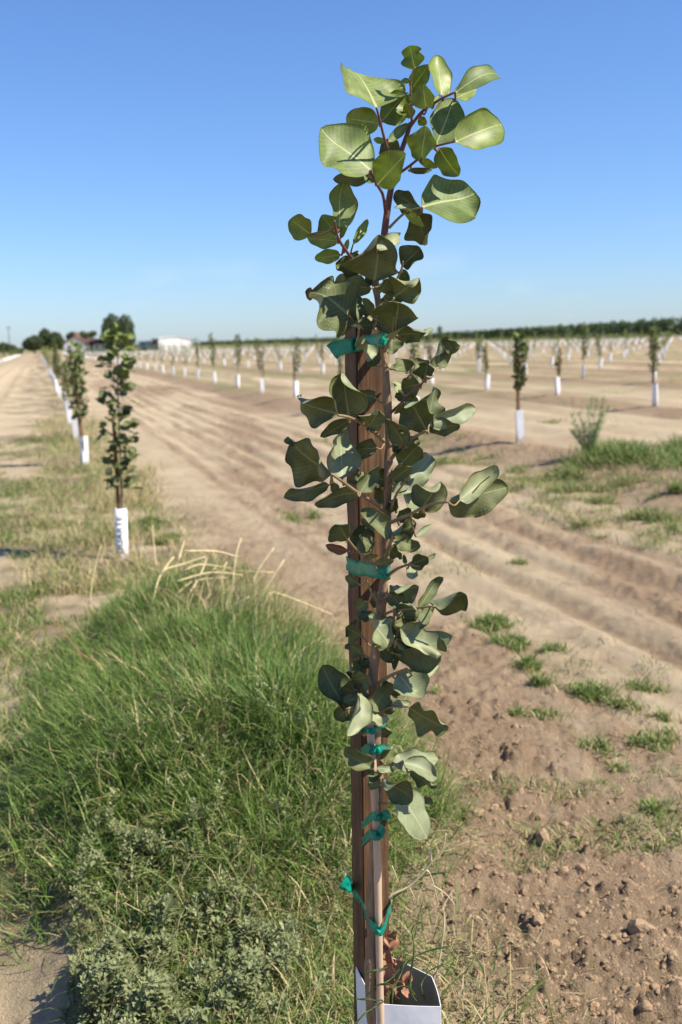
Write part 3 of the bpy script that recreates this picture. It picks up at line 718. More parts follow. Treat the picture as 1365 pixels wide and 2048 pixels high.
# ================================================================== LEAVES
def leaf_arrays(B, T, n, Wd, nl, ns, fl, fr, bend, tip, wave, ph, thick=.00035, prof=(.82, .58), twist=0., asym=0., grow=0., ruf=0.):
    B, T, n = (np.array(q, float) for q in (B, T, n))
    a = T-B; L = np.linalg.norm(a); a /= L; n = n-a*np.dot(n, a); n /= np.linalg.norm(n); b = np.cross(a, n)
    t = np.linspace(0, 1, nl+1); s = np.linspace(-1, 1, ns+1)
    w = Wd/2*np.sin(np.pi*np.clip(t, 0, 1)**prof[0])**prof[1]; w[0] = w[-1] = Wd*.008
    TT, SS = np.meshgrid(t, s, indexing='ij'); WW = np.repeat(w[:, None], ns+1, 1)
    WW = WW*(1+asym*np.sign(SS))
    phi = np.where(SS < 0, fl, fr)*np.where(np.where(SS < 0, grow, -grow) > 0, .35+1.1*TT**1.2, 1.25-.75*TT)
    phi = phi*(1+ruf*np.sin(2*np.pi*(.8+.25*np.cos(ph))*TT+ph+np.where(SS < 0, 2.2, 0)))
    phi = np.where(np.abs(phi) < 1e-3, 1e-3, phi)
    A_ = np.abs(SS)
    lat = np.sign(SS)*WW*np.sin(phi*A_)/phi; nor = WW*(1-np.cos(phi*A_))/phi
    WE = 1+.06*np.sin(2*np.pi*1.9*TT+ph*1.7)*A_; lat = lat*WE
    nor = nor+wave*WW*A_**2*np.sin(2*np.pi*(1.2+.9*np.sin(ph))*TT+ph+np.where(SS < 0, 1.9, 0))+wave*.25*WW*A_**3*np.sin(2*np.pi*3.1*TT+ph*2)
    if twist:
        ct, s2 = np.cos(twist*(TT-.35)), np.sin(twist*(TT-.35)); lat, nor = lat*ct-nor*s2, lat*s2+nor*ct
    tc = np.clip((TT-.6)/.4, 0, 1)**2
    nor = nor+bend*L*4*TT*(1-TT)+tip*L*.45*tc
    along = L*TT*(1-.0*tc)-np.abs(tip)*L*.12*tc
    P = B+along[..., None]*a+lat[..., None]*b+nor[..., None]*n
    gu = np.gradient(P, axis=0); gv = np.gradient(P, axis=1); nn = np.cross(gv, gu); nn /= np.linalg.norm(nn, axis=-1, keepdims=True)+1e-12
    if np.mean(nn@n) < 0: nn = -nn
    top = P+nn*thick/2; bot = P-nn*thick/2
    V = np.concatenate([top.reshape(-1, 3), bot.reshape(-1, 3)])
    UV = np.stack([(SS*np.clip(WW/(Wd/2), .02, 1)+1)/2, TT], -1).reshape(-1, 2); UV = np.concatenate([UV, UV])
    r_, c_ = nl+1, ns+1; off = r_*c_
    i = np.arange(nl)[:, None]; j = np.arange(ns)[None]
    q = np.stack([i*c_+j, i*c_+j+1, (i+1)*c_+j+1, (i+1)*c_+j], -1).reshape(-1, 4)
    qt = q[:, ::-1]; qb = q+off
    ring = [(k, 0) for k in range(r_)]+[(nl, k) for k in range(1, c_)]+[(k, ns) for k in range(nl-1, -1, -1)]+[(0, k) for k in range(ns-1, 0, -1)]
    idx = np.array([x*c_+y for x, y in ring]); nx = np.roll(idx, -1)
    qe = np.stack([idx, nx, nx+off, idx+off], -1)
    Q = np.concatenate([qt, qb, qe]); MI = np.concatenate([np.zeros(len(qt)), np.ones(len(qb)), np.zeros(len(qe))])
    return V, Q, UV, MI

# ================================================================== THE NEAREST SAPLING
YS = 1.72
REG = {1: (60, 2.73), 2: (340, 2.73), 3: (640, 2.73), 4: (1000, 2.73), 5: (1300, 2.73), 6: (1640, 2.73)}
def zp(r_, x, y): return 550+x/2.73, REG[r_][0]+y/2.73
sap_base = Vector((*xy(0, 0), 0)); sap_base.z = zg1(sap_base.x, sap_base.y)
sapling = empty('sapling', sap_base)
tag(sapling, 'nearest young pistachio sapling in focus, tied to a wooden stake', 'sapling')
def sloc(p): return Vector(p)-sap_base
trunk_px = [(745, 2030, -.045), (744, 1880, -.045), (746, 1780, -.04), (752, 1640, -.04), (757, 1560, -.04), (750, 1440, -.045), (746, 1370, -.05), (752, 1300, -.05), (762, 1220, -.05), (768, 1170, -.05), (773, 1080, -.05), (776, 980, -.05), (778, 880, -.045), (775, 800, -.045), (770, 720, -.045), (764, 660, -.04), (756, 600, -.03), (751, 560, -.02), (756, 510, -.01), (769, 470, 0)]
lead_px = [(769, 470, 0), (774, 430, 0), (781, 385, 0), (790, 345, 0), (803, 303, 0), (815, 268, 0), (822, 245, 0)]
trunk_pts = [atY(x, y, YS+d) for x, y, d in trunk_px]
trunk_pts = [Vector((sap_base.x, sap_base.y-.03, -.02))]+trunk_pts
tp = smooth_path(trunk_pts, 5)
def trad(z): return .0098-.0042*max(0, min(1, (z-.3)/1.25))
mb = MB(); mb.tube([sloc(p) for p in tp], [trad(p.z)*(1+.09*math.sin(p.z*61)+.06*math.sin(p.z*143+1)) for p in tp], 10)
mb.build('trunk', M['bark'], sapling, True)
lp = smooth_path([atY(x, y, YS+d) for x, y, d in lead_px], 5)
mb = MB(); mb.tube([sloc(p) for p in lp], [.0056-.0026*i/len(lp) for i in range(len(lp))], 8); mb.build('leader_shoot', M['shoot'], sapling, True)
BR = [(1, [(605, 1000), (590, 900), (555, 840), (520, 770)], 3.4, 'shoot'), (1, [(650, 810), (630, 700), (600, 600), (575, 500), (555, 425)], 3.4, 'shoot'), (1, [(738, 530), (800, 450), (870, 400), (920, 370), (985, 340)], 3.2, 'shoot'),
      (1, [(670, 790), (745, 735), (800, 690), (870, 640), (930, 622), (985, 610)], 2.8, 'shoot'), (1, [(748, 500), (742, 400), (742, 300), (750, 240), (765, 205)], 2.6, 'petiole'), (1, [(625, 1080), (690, 1015), (740, 985), (805, 968)], 2.8, 'petiole'),
      (2, [(520, 590), (470, 530), (420, 480), (375, 420), (345, 370), (330, 310), (326, 280)], 3.6, 'shoot'), (2, [(415, 470), (418, 440), (430, 400)], 2, 'shoot'), (2, [(555, 850), (465, 845), (400, 790)], 3.2, 'petiole'), (2, [(575, 790), (610, 760), (650, 700)], 2.8, 'petiole'),
      (2, [(600, 990), (620, 940), (645, 895), (652, 800)], 3.4, 'petiole'), (2, [(545, 640), (525, 645)], 2.4, 'petiole'), (2, [(620, 690), (690, 545), (700, 500)], 2.4, 'petiole'),
      (3, [(600, 665), (530, 600), (470, 560), (400, 530), (345, 520)], 4.2, 'petiole'), (3, [(612, 1050), (530, 990), (450, 940), (380, 890), (310, 840)], 4.2, 'petiole'), (3, [(635, 505), (690, 455), (740, 400), (800, 350), (830, 310)], 3, 'shoot'),
      (3, [(635, 760), (690, 690), (760, 640), (830, 605)], 4, 'petiole'), (3, [(635, 1040), (660, 960), (700, 900), (740, 850)], 3, 'petiole'), (3, [(620, 1110), (670, 1090), (740, 1060), (810, 1025), (880, 1000), (945, 993)], 4, 'petiole'), (3, [(640, 880), (655, 820), (690, 780)], 3, 'petiole'),
      (4, [(575, 370), (500, 320), (440, 265), (400, 215)], 3.2, 'petiole'), (4, [(605, 310), (625, 260), (640, 190)], 4.5, 'petiole'), (4, [(615, 415), (670, 375), (735, 350)], 3.6, 'petiole'), (4, [(570, 565), (530, 510), (500, 430)], 2.6, 'petiole'), (4, [(600, 625), (650, 605), (770, 590), (870, 580)], 3, 'petiole'),
      (4, [(600, 535), (640, 510)], 3.4, 'petiole'), (4, [(565, 1000), (640, 955), (720, 922)], 4, 'petiole'), (4, [(560, 800), (625, 790), (660, 770)], 3, 'petiole'),
      (5, [(560, 345), (590, 330), (640, 310), (735, 310)], 3.2, 'petiole'), (5, [(560, 840), (640, 830), (690, 770)], 2.8, 'petiole'), (5, [(520, 270), (440, 300), (390, 325)], 3, 'petiole'), (5, [(560, 645), (620, 630), (710, 620)], 3, 'petiole'), (5, [(575, 720), (545, 660)], 3, 'petiole')]
branch_pts = []
def trunk_depth(py):
    prev = trunk_px[0]
    best = min(trunk_px+lead_px, key=lambda q: abs(q[1]-py)); return best[2]
for r_, pts, rad, mt in BR:
    q = [zp(r_, *p) for p in pts]; d0 = trunk_depth(q[0][1])
    P3 = [atY(x, y, YS+d0-.012-.020*k) for k, (x, y) in enumerate(q)]
    for k, (x, y) in enumerate(q): branch_pts.append((x, y, YS+d0-.012-.02*k))
    path = smooth_path(P3, 4); mb = MB()
    mb.tube([sloc(p) for p in path], [rad/1250*(1-.45*i/len(path)) for i in range(len(path))], 7)
    mb.build('branch', M[mt], sapling, True)
for x, y, d in trunk_px+lead_px: branch_pts.append((x, y, YS+d-.004))
# leaves: region, base x y, tip x y, width, light ('L' turned to the sun, 'D' turned away, 'M' edge-on to it, 'B' lit from behind), age ('y' young, 'o' old, 'r' red), depth offset, (fold left, fold right, bend, tip curl)
LV = [
 (1, 555, 425, 440, 222, 225, 'L', 'y', -.02, (.25, .55, .03, 0)), (1, 570, 510, 382, 480, 150, 'D', 'y', .02, (.3, .3, 0, 0)), (1, 530, 770, 226, 560, 250, 'M', 'y', -.05, (.15, .55, .04, .25)), (1, 585, 500, 705, 352, 150, 'M', 'y', .01, (.6, .5, 0, .2)),
 (1, 560, 845, 728, 668, 160, 'B', 'y', -.06, (.3, .4, .03, 0)), (1, 515, 800, 318, 815, 78, 'D', 'o', .0, (.2, .4, .05, 0)), (1, 545, 815, 430, 780, 60, 'L', 'y', -.02, (.3, .3, 0, 0)), (1, 765, 212, 742, 84, 112, 'B', 'y', 0, (.35, .3, .05, .15)),
 (1, 745, 325, 842, 188, 95, 'D', 'y', .02, (.3, .3, 0, 0)), (1, 830, 432, 812, 294, 108, 'B', 'y', -.05, (.4, .4, .06, 0)), (1, 748, 412, 772, 318, 70, 'D', 'y', .0, (.2, .2, 0, 0)), (1, 910, 362, 880, 150, 122, 'M', 'y', -.04, (.5, .35, .04, .2)),
 (1, 985, 345, 1236, 243, 100, 'L', 'y', -.04, (.9, .2, .16, -.1)), (1, 985, 372, 1098, 325, 80, 'L', 'y', .0, (.2, .2, 0, 0)), (1, 880, 628, 975, 378, 185, 'M', 'y', -.03, (.35, .45, .05, .05)), (1, 985, 612, 1238, 515, 200, 'L', 'y', -.05, (.35, .5, .08, .1)),
 (1, 800, 718, 828, 520, 138, 'B', 'y', -.07, (.35, .6, .02, .1)), (1, 900, 645, 1010, 797, 115, 'B', 'y', -.05, (.6, .5, .1, .1)), (1, 620, 612, 728, 512, 52, 'M', 'y', -.03, (.6, .3, .03, 0)), (1, 600, 600, 665, 705, 115, 'D', 'o', .03, (.2, .2, 0, 0)),
 (1, 602, 606, 538, 597, 34, 'B', 'y', -.01, (.2, .2, 0, 0)), (1, 730, 765, 862, 766, 34, 'D', 'o', .02, (.3, .3, .05, 0)), (1, 785, 705, 890, 752, 46, 'D', 'y', -.03, (.5, .3, .05, 0)), (1, 745, 482, 715, 402, 66, 'D', 'y', .03, (.2, .2, 0, 0)), (1, 785, 480, 830, 515, 48, 'D', 'y', .02, (.2, .2, 0, 0)), (1, 740, 275, 688, 280, 28, 'D', 'y', 0, (.2, .2, 0, 0)),
 (1, 850, 415, 895, 365, 40, 'L', 'y', .02, (.2, .2, 0, 0)),
 (1, 792, 972, 645, 888, 95, 'D', 'o', .0, (.3, .3, .02, 0)), (1, 805, 967, 1088, 925, 240, 'L', 'y', -.06, (.55, .35, .05, .3)), (1, 702, 975, 822, 1070, 56, 'B', 'y', -.05, (.4, .3, .04, 0)), (1, 800, 985, 655, 962, 45, 'L', 'o', -.02, (.3, .3, 0, 0)),
 (2, 780, 235, 832, 408, 128, 'D', 'o', -.01, (.3, .6, .05, .1)), (2, 352, 315, 350, 80, 152, 'M', 'y', -.05, (.45, .45, .03, .3)), (2, 342, 355, 255, 245, 120, 'D', 'y', -.01, (.3, .3, 0, 0)), (2, 198, 350, 85, 262, 118, 'D', 'y', -.03, (.7, .3, .05, .15)), (2, 345, 388, 180, 370, 92, 'D', 'y', -.04, (.3, .4, .05, 0)), (2, 358, 462, 218, 482, 74, 'D', 'y', -.02, (.3, .3, .05, 0)),
 (2, 428, 405, 505, 272, 48, 'M', 'y', -.01, (.5, .3, .06, .1)), (2, 358, 375, 404, 243, 32, 'D', 'y', 0, (.4, .3, 0, 0)), (2, 380, 440, 405, 375, 28, 'D', 'y', 0, (.4, .3, 0, 0)), (2, 468, 545, 328, 505, 105, 'D', 'o', -.02, (.9, .2, .06, .15)), (2, 452, 515, 475, 468, 40, 'D', 'o', .02, (.2, .2, 0, 0)),
 (2, 545, 605, 575, 345, 225, 'D', 'o', -.10, (.75, .5, -.02, .35)), (2, 560, 440, 706, 352, 66, 'L', 'o', -.13, (.5, .3, .1, -.15)), (2, 695, 525, 812, 415, 105, 'D', 'o', -.03, (.5, .9, .06, .2)), (2, 645, 700, 795, 585, 135, 'D', 'o', -.05, (.35, .7, .03, .2)), (2, 690, 540, 735, 640, 60, 'D', 'o', -.02, (.3, .3, 0, 0)), (2, 640, 700, 590, 600, 66, 'L', 'o', -.0, (.5, .2, 0, 0)),
 (2, 528, 648, 325, 602, 95, 'D', 'o', -.03, (.5, .3, .1, -.1)), (2, 445, 838, 200, 632, 235, 'M', 'o', -.08, (.35, .5, .06, -.5)), (2, 195, 640, 190, 715, 44, 'D', 'r', -.05, (.5, .5, 0, 0)), (2, 455, 812, 440, 680, 76, 'M', 'o', -.04, (.5, .3, 0, .1)), (2, 560, 780, 495, 800, 90, 'D', 'o', .02, (.3, .3, 0, 0)), (2, 600, 770, 598, 682, 55, 'D', 'o', .01, (.2, .3, 0, 0)),
 (2, 650, 905, 690, 665, 225, 'D', 'o', -.09, (.45, .55, .02, .55)), (2, 535, 852, 396, 866, 52, 'L', 'o', -.08, (.9, .3, .05, 0)), (2, 668, 900, 836, 888, 88, 'D', 'o', -.07, (.7, .25, .06, 0)), (2, 640, 900, 640, 1010, 112, 'M', 'o', -.03, (.3, .4, 0, 0)), (2, 440, 960, 560, 1015, 84, 'L', 'o', -.07, (.5, .6, .05, .1)), (2, 525, 800, 500, 845, 34, 'L', 'o', -.06, (.5, .3, 0, 0)), (2, 800, 905, 872, 858, 30, 'L', 'o', -.03, (.3, .3, 0, 0)),
 (2, 888, 1085, 925, 897, 112, 'M', 'o', -.08, (1.0, .3, -.06, .25)), (2, 985, 1000, 925, 905, 62, 'D', 'o', -.07, (.6, .6, .08, .1)), (2, 815, 1145, 840, 1038, 90, 'D', 'o', -.06, (.8, .4, 0, .2)), (2, 795, 1130, 765, 1032, 92, 'M', 'o', -.03, (.4, .7, .04, .1)),
 (3, 790, 350, 690, 370, 105, 'D', 'o', -.07, (.3, .3, .03, 0)), (3, 690, 390, 645, 335, 48, 'L', 'o', -.04, (.2, .2, 0, 0)), (3, 405, 525, 372, 278, 172, 'D', 'o', -.10, (.5, .3, .02, .2)), (3, 345, 512, 76, 425, 168, 'D', 'o', -.06, (.35, .3, .05, -.4)), (3, 502, 592, 590, 470, 100, 'D', 'o', -.10, (.4, .6, 0, .2)), (3, 410, 545, 248, 640, 64, 'D', 'o', -.05, (.6, .4, .05, .1)),
 (3, 368, 868, 350, 606, 145, 'L', 'o', -.08, (.45, .6, .02, .25)), (3, 312, 842, 70, 662, 195, 'D', 'o', -.06, (.3, .5, .03, -.35)), (3, 105, 680, 48, 660, 40, 'L', 'o', -.05, (.3, .3, 0, 0)), (3, 298, 900, 72, 966, 84, 'D', 'o', -.04, (.5, .5, .08, .1)), (3, 322, 885, 337, 957, 50, 'D', 'o', -.06, (.4, .4, 0, 0)), (3, 452, 945, 212, 1018, 88, 'D', 'o', -.10, (.2, .8, -.17, .1)), (3, 468, 942, 552, 800, 92, 'M', 'o', -.10, (.5, .5, .02, .15)), (3, 590, 1000, 560, 912, 66, 'D', 'o', -.02, (.2, .3, 0, 0)),
 (4, 632, 212, 478, 32, 82, 'M', 'o', -.10, (.5, .6, .05, 0)), (3, 712, 685, 605, 532, 86, 'D', 'o', -.09, (.3, .9, -.06, .1)), (3, 828, 605, 715, 402, 155, 'D', 'o', -.08, (.4, .8, -.04, .15)), (3, 828, 585, 872, 366, 132, 'M', 'o', -.06, (.5, .3, .03, .05)), (3, 838, 592, 1025, 570, 95, 'D', 'o', -.07, (.3, .3, .05, 0)), (3, 842, 575, 1098, 482, 92, 'L', 'o', -.09, (.7, .3, .10, .1)), (3, 770, 560, 790, 488, 46, 'M', 'o', -.03, (.3, .3, 0, 0)),
 (3, 680, 795, 818, 650, 120, 'D', 'o', -.07, (.4, .4, .02, .1)), (3, 652, 960, 872, 732, 145, 'L', 'o', -.08, (.35, .45, .04, .05)), (3, 650, 868, 758, 788, 74, 'D', 'o', -.09, (.4, .6, 0, .1)), (3, 802, 1030, 905, 882, 158, 'D', 'o', -.10, (.4, .5, .03, .1)), (3, 805, 1022, 668, 962, 92, 'L', 'o', -.04, (.3, .4, .02, 0)), (3, 825, 1040, 750, 1075, 56, 'D', 'o', -.04, (.3, .3, 0, 0)),
 (3, 945, 995, 1268, 915, 180, 'M', 'o', -.12, (.9, .15, .06, .1)), (3, 1010, 985, 1195, 830, 110, 'L', 'o', -.15, (.5, .8, .05, .2)),
 (4, 402, 222, 335, 108, 112, 'D', 'o', -.09, (.5, .4, .02, .2)), (4, 402, 276, 276, 246, 52, 'D', 'r', -.07, (.3, .4, .05, 0)), (4, 440, 255, 518, 138, 110, 'M', 'o', -.05, (.4, .6, .02, .1)), (4, 445, 268, 542, 235, 74, 'L', 'o', -.07, (.5, .3, .02, 0)), (4, 478, 322, 578, 294, 28, 'D', 'o', -.08, (.3, .3, 0, 0)), (4, 545, 350, 655, 325, 50, 'D', 'o', -.09, (.3, .4, .05, 0)),
 (4, 630, 192, 778, 128, 108, 'D', 'o', -.07, (.35, .4, .03, .05)), (4, 645, 215, 790, 265, 86, 'M', 'o', -.08, (.5, .5, .05, .1)), (4, 770, 200, 845, 138, 34, 'L', 'o', -.05, (.4, .4, .05, 0)), (4, 732, 352, 842, 312, 92, 'D', 'o', -.07, (.4, .4, .05, .1)), (4, 715, 350, 705, 295, 24, 'D', 'o', -.03, (.3, .3, 0, 0)), (4, 838, 325, 875, 295, 24, 'M', 'o', -.05, (.3, .3, 0, 0)),
 (4, 628, 500, 792, 468, 118, 'D', 'o', -.08, (.3, .6, .03, .35)), (4, 730, 352, 755, 432, 60, 'L', 'o', -.05, (.3, .3, 0, 0)), (4, 632, 510, 705, 605, 78, 'M', 'o', -.08, (.6, .3, .02, .1)), (4, 700, 605, 778, 560, 96, 'D', 'o', -.09, (.7, .5, 0, .3)), (4, 700, 610, 775, 668, 52, 'D', 'o', -.07, (.3, .5, .04, 0)), (4, 785, 590, 888, 425, 74, 'M', 'o', -.06, (.6, .4, .04, .05)), (4, 868, 582, 1068, 485, 155, 'D', 'o', -.09, (.5, .35, .02, .25)), (4, 850, 580, 788, 705, 64, 'L', 'o', -.04, (.4, .4, .02, .1)),
 (4, 455, 455, 385, 415, 50, 'D', 'o', -.03, (.3, .3, 0, 0)), (4, 545, 500, 555, 590, 60, 'D', 'o', -.02, (.3, .3, 0, 0)), (4, 608, 640, 682, 725, 86, 'D', 'o', -.04, (.5, .3, .03, .1)), (4, 628, 795, 498, 632, 128, 'L', 'o', -.10, (.5, .25, .04, .15)), (4, 660, 745, 660, 930, 58, 'D', 'o', -.04, (.3, .4, 0, 0)),
 (4, 650, 790, 925, 835, 185, 'D', 'o', -.07, (.3, .4, -.08, .1)), (4, 665, 760, 928, 790, 130, 'L', 'o', -.11, (.3, .75, -.10, .3)), (4, 930, 830, 895, 748, 46, 'D', 'o', -.10, (.5, .5, .05, .1)), (4, 780, 940, 888, 905, 80, 'L', 'o', -.04, (.3, .3, .02, 0)), (4, 452, 975, 430, 878, 74, 'M', 'o', -.05, (.4, .5, .02, .1)),
 (5, 392, 335, 245, 82, 168, 'M', 'o', -.07, (.5, .35, .02, .2)), (5, 390, 330, 335, 372, 80, 'D', 'o', -.06, (.3, .3, .02, 0)), (5, 522, 262, 425, 172, 86, 'D', 'o', -.05, (.3, .3, 0, 0)), (5, 470, 240, 380, 478, 112, 'L', 'o', -.11, (.3, .7, .10, .15)), (5, 525, 328, 632, 190, 112, 'M', 'o', -.10, (.7, .3, .02, .15)), (5, 675, 130, 790, 290, 150, 'L', 'o', -.08, (.5, .35, .03, .15)), (5, 735, 315, 950, 430, 128, 'D', 'o', -.10, (.5, .55, .05, .2)), (5, 545, 320, 530, 432, 96, 'L', 'o', -.09, (.4, .5, .02, .2)), (5, 640, 300, 735, 295, 46, 'L', 'o', -.08, (.3, .3, .02, 0)),
 (5, 600, 622, 650, 512, 95, 'M', 'o', -.05, (.4, .3, 0, .1)), (5, 640, 618, 902, 592, 108, 'L', 'o', -.09, (.7, .2, .07, -.1)), (5, 540, 652, 342, 542, 92, 'M', 'o', -.10, (.4, .6, .05, .1)), (5, 530, 650, 515, 728, 60, 'L', 'o', -.09, (.6, .4, 0, 0)), (5, 556, 645, 665, 655, 44, 'L', 'o', -.11, (.4, .4, .05, 0)), (5, 590, 705, 778, 805, 115, 'D', 'o', -.10, (.4, .5, .06, .1)), (5, 705, 618, 890, 690, 95, 'L', 'o', -.12, (.8, .3, .08, -.2)), (5, 740, 660, 890, 745, 70, 'D', 'o', -.10, (.4, .4, .1, -.1)), (5, 562, 690, 520, 752, 74, 'D', 'o', -.07, (.3, .3, 0, 0)), (5, 672, 768, 838, 1030, 205, 'L', 'o', -.09, (.2, .3, .02, 0)), (5, 810, 800, 862, 850, 50, 'D', 'o', -.05, (.3, .3, 0, 0)),
]
NRM = {'L': (.60, -.58, .56), 'M': (.36, -.86, .34), 'D': (-.34, -.88, -.24), 'B': (-.50, -.80, -.12)}
leaf_rng = random.Random(3)
def hero_leaf(k, r_, bx, by, tx, ty, wpx, li, age, dy, curl):
    B2, T2 = zp(r_, bx, by), zp(r_, tx, ty); Yb = YS+dy
    n = Vector(NRM[li])+Vector((leaf_rng.gauss(0, .13), 0, leaf_rng.gauss(0, .13))); n.normalize()
    B = atY(*B2, Yb); d = ray(*T2)
    s = (B-CAM).dot(n)/d.dot(n) if abs(d.dot(n)) > .12 else Yb/d.y      # the tip lies in the leaf's own plane
    T = CAM+d*s
    if abs(T.y-Yb) > .055: T = CAM+d*((Yb+math.copysign(.055, T.y-Yb))/d.y)
    a = (T-B).normalized(); nn = (n-a*n.dot(a)).normalized(); b = a.cross(nn)
    view = (B-CAM).normalized(); ap = (a-view*a.dot(view)).normalized(); bp = b-view*b.dot(view); bp = bp-ap*bp.dot(ap)
    fl, fr, bend, tip = curl
    avg = (abs(fl)+abs(fr))/2; 
    if age == 'o':
        m1, m2 = leaf_rng.uniform(1.1, 2.3), leaf_rng.uniform(1.1, 2.3)
        if wpx > 85 and leaf_rng.random() < .6:
            if leaf_rng.random() < .5: m1 *= 1.7
            else: m2 *= 1.7
    else: m1, m2 = leaf_rng.uniform(.9, 1.6), leaf_rng.uniform(.9, 1.6)
    if age == 'o' and li == 'D' and wpx > 74 and leaf_rng.random() < .75:
        k_ = leaf_rng.uniform(2.2, 4.2)
        if b.dot(Vector((.6, 0, .8))) > 0: m2 *= k_
        else: m1 *= k_
    if wpx > 170 and fl+fr < .6: m1 = m2 = 1.0
    fl, fr = min(1.75, fl*m1), min(1.75, fr*m2); avg = (abs(fl)+abs(fr))/2; comp = min(1.45, avg/math.sin(min(avg, 1.5)) if avg > .05 else 1)
    Wd = (wpx/2.73)/pxm(Yb)/max(.45, bp.length)*comp*1.02
    toward = 1
    wave = leaf_rng.uniform(.2, .55) if age == 'o' else leaf_rng.uniform(.1, .3); ph = leaf_rng.uniform(0, 6.28)
    big = wpx > 60
    calm = .6 if (wpx > 170 and age == 'y') else .25 if (wpx > 170 and fl+fr < .9) else 1.0     # the broad open leaves
    wave *= max(.45, calm); tipc = (tip*1.3+(leaf_rng.uniform(-.35, .55) if age == 'o' else leaf_rng.uniform(-.1, .25)))*calm
    V, Q, UV, MI = leaf_arrays(B-sap_base, T-sap_base, nn, Wd, 22 if big else 10, 12 if big else 6, fl, fr, bend, tipc, wave if big else wave*.5, ph, prof=(leaf_rng.uniform(.68, .98), leaf_rng.uniform(.46, .66)) if age == 'o' else (leaf_rng.uniform(.78, .95), leaf_rng.uniform(.56, .7)), twist=(leaf_rng.uniform(-.9, .9) if age == 'o' else leaf_rng.uniform(-.3, .3))*calm, asym=leaf_rng.uniform(-.12, .12), grow=leaf_rng.choice((-1, 1)), ruf=(leaf_rng.uniform(.4, 1.0) if age == 'o' else leaf_rng.uniform(.1, .35))*calm)
    top, und = {'y': ('leaf_young', 'leaf_young_under'), 'o': ('leaf_old', 'leaf_old_under_sunlit'), 'r': ('leaf_red', 'leaf_red')}[age]
    mats = [M[top], M[und]]
    if li == 'L' and age == 'o' or (age == 'y' and li in 'LM'): mats = [M[und], M[und]] if leaf_rng.random() < .7 else mats  # old sun-facing leaves mostly painted paler on both faces, sunlight put into colour
    me = np_mesh('leaf', V, Q, None, mats, uvs=UV, mat_idx=MI)
    o = mesh_obj('leaf', me, sapling)
    if age == 'r': o['label'] = 'reddened leaf'
    # leaf stalk to the nearest wood
    q = min(branch_pts, key=lambda p: (p[0]-B2[0])**2+(p[1]-B2[1])**2)
    dist = math.hypot(q[0]-B2[0], q[1]-B2[1])
    if 3 < dist < 70:
        A = atY(*q); mid = A.lerp(B, .5)+Vector((0, -.004, -.006))
        mb = MB(); pth = smooth_path([A, mid, B, B.lerp(T, .12)], 3); mb.tube([sloc(p) for p in pth], [.0017-.0006*i/len(pth) for i in range(len(pth))], 6)
        mb.build('leaf_stalk', M['petiole'] if age == 'o' else M['shoot'], o, True)
for k, a in enumerate(LV): hero_leaf(k, *a)
fill = random.Random(21)
for k in range(74):                          # smaller leaves close to the stem, partly behind it
    tx_, ty_, dd = fill.choice(trunk_px[5:-1]); ty_ += fill.uniform(-30, 30)
    if abs(ty_-690) < 38 or abs(ty_-1138) < 38: continue
    sd = fill.choice((-1, 1, 1)); x0, y0 = tx_+sd*fill.uniform(2, 34), ty_+fill.uniform(-8, 8); an = fill.uniform(-1.0, 1.2); ll = fill.uniform(22, 46)
    x1, y1 = x0+sd*ll*math.cos(an), y0-ll*math.sin(an)
    hero_leaf(500+k, 1, (x0-550)*2.73, (y0-60)*2.73, (x1-550)*2.73, (y1-60)*2.73, fill.uniform(44, 92), fill.choice('DDMML'), 'o', dd+fill.uniform(-.03, .035), (fill.uniform(.2, .7), fill.uniform(.2, .7), fill.uniform(-.04, .08), fill.uniform(-.1, .3)))

# ------------------------------------------------------------------ stake, cane, ties, guard
def ribbon(name, pts, widths, parent=None, updir=(0, 0, 1), thick=.0006, loc=None):
    P3 = [Vector(p) for p in pts]; V, F = [], []
    for i, p in enumerate(P3):
        d = (P3[min(i+1, len(P3)-1)]-P3[max(i-1, 0)]).normalized()
        u_ = Vector(updir); u_ = (u_-d*u_.dot(d)).normalized(); n_ = d.cross(u_)
        w = widths[i] if isinstance(widths, (list, tuple)) else widths
        for j in range(5):
            s = (j/4-.5); bow = n_*.0011*math.sin(j*2.1+i*.9)+u_*.0007*math.sin(i*1.7+j*.6)
            V.append(p+u_*w*s+bow+n_*thick/2); V.append(p+u_*w*s+bow-n_*thick/2)
    for i in range(len(P3)-1):
        for j in range(4):
            a, b = i*10+j*2, (i+1)*10+j*2
            F += [(a, a+2, b+2, b), (a+1, b+1, b+3, a+3)]
        for j in (0, 8):
            a, b = i*10+j, (i+1)*10+j; F.append((a, b, b+1, a+1))
    mb = MB(); mb.add(V, F); return mb
STAKE_Y = 1.775; S_ = .0490; TH = R(23)
st_top = atY(728, 634, STAKE_Y)
st_low = atY(744, 1990, STAKE_Y)
dirn = (st_top-st_low).normalized(); st_bot = st_low+dirn*((-.03-st_low.z)/dirn.z)
rot = Matrix.Rotation(TH, 3, 'Z')
cs = [rot @ Vector((x*S_/2, y*S_/2, 0)) for x, y in ((-1, -1), (1, -1), (1, 1), (-1, 1))]
V, F = [], []
NS = 60
for i in range(NS+1):
    c = st_bot.lerp(st_top, i/NS)
    for kk, q in enumerate(cs):
        j = .0012*math.sin(i*1.7+kk*2.1)+.0011*math.sin(i*4.3+kk)
        V.append(c-st_bot+q*(1+j*12))
for i in range(NS):
    for kk in range(4):
        a, b = i*4+kk, i*4+(kk+1) % 4; F.append((a, b, b+4, a+4))
F += [(3, 2, 1, 0), tuple(NS*4+k for k in range(4))]
me = bpy.data.meshes.new('wooden_stake'); me.from_pydata([tuple(v) for v in V], [], F); me.materials.append(M['wood']); me.update()
bm = bmesh.new(); bm.from_mesh(me)
ed = [e for e in bm.edges if abs((e.verts[0].co-e.verts[1].co).normalized().z) > .9]
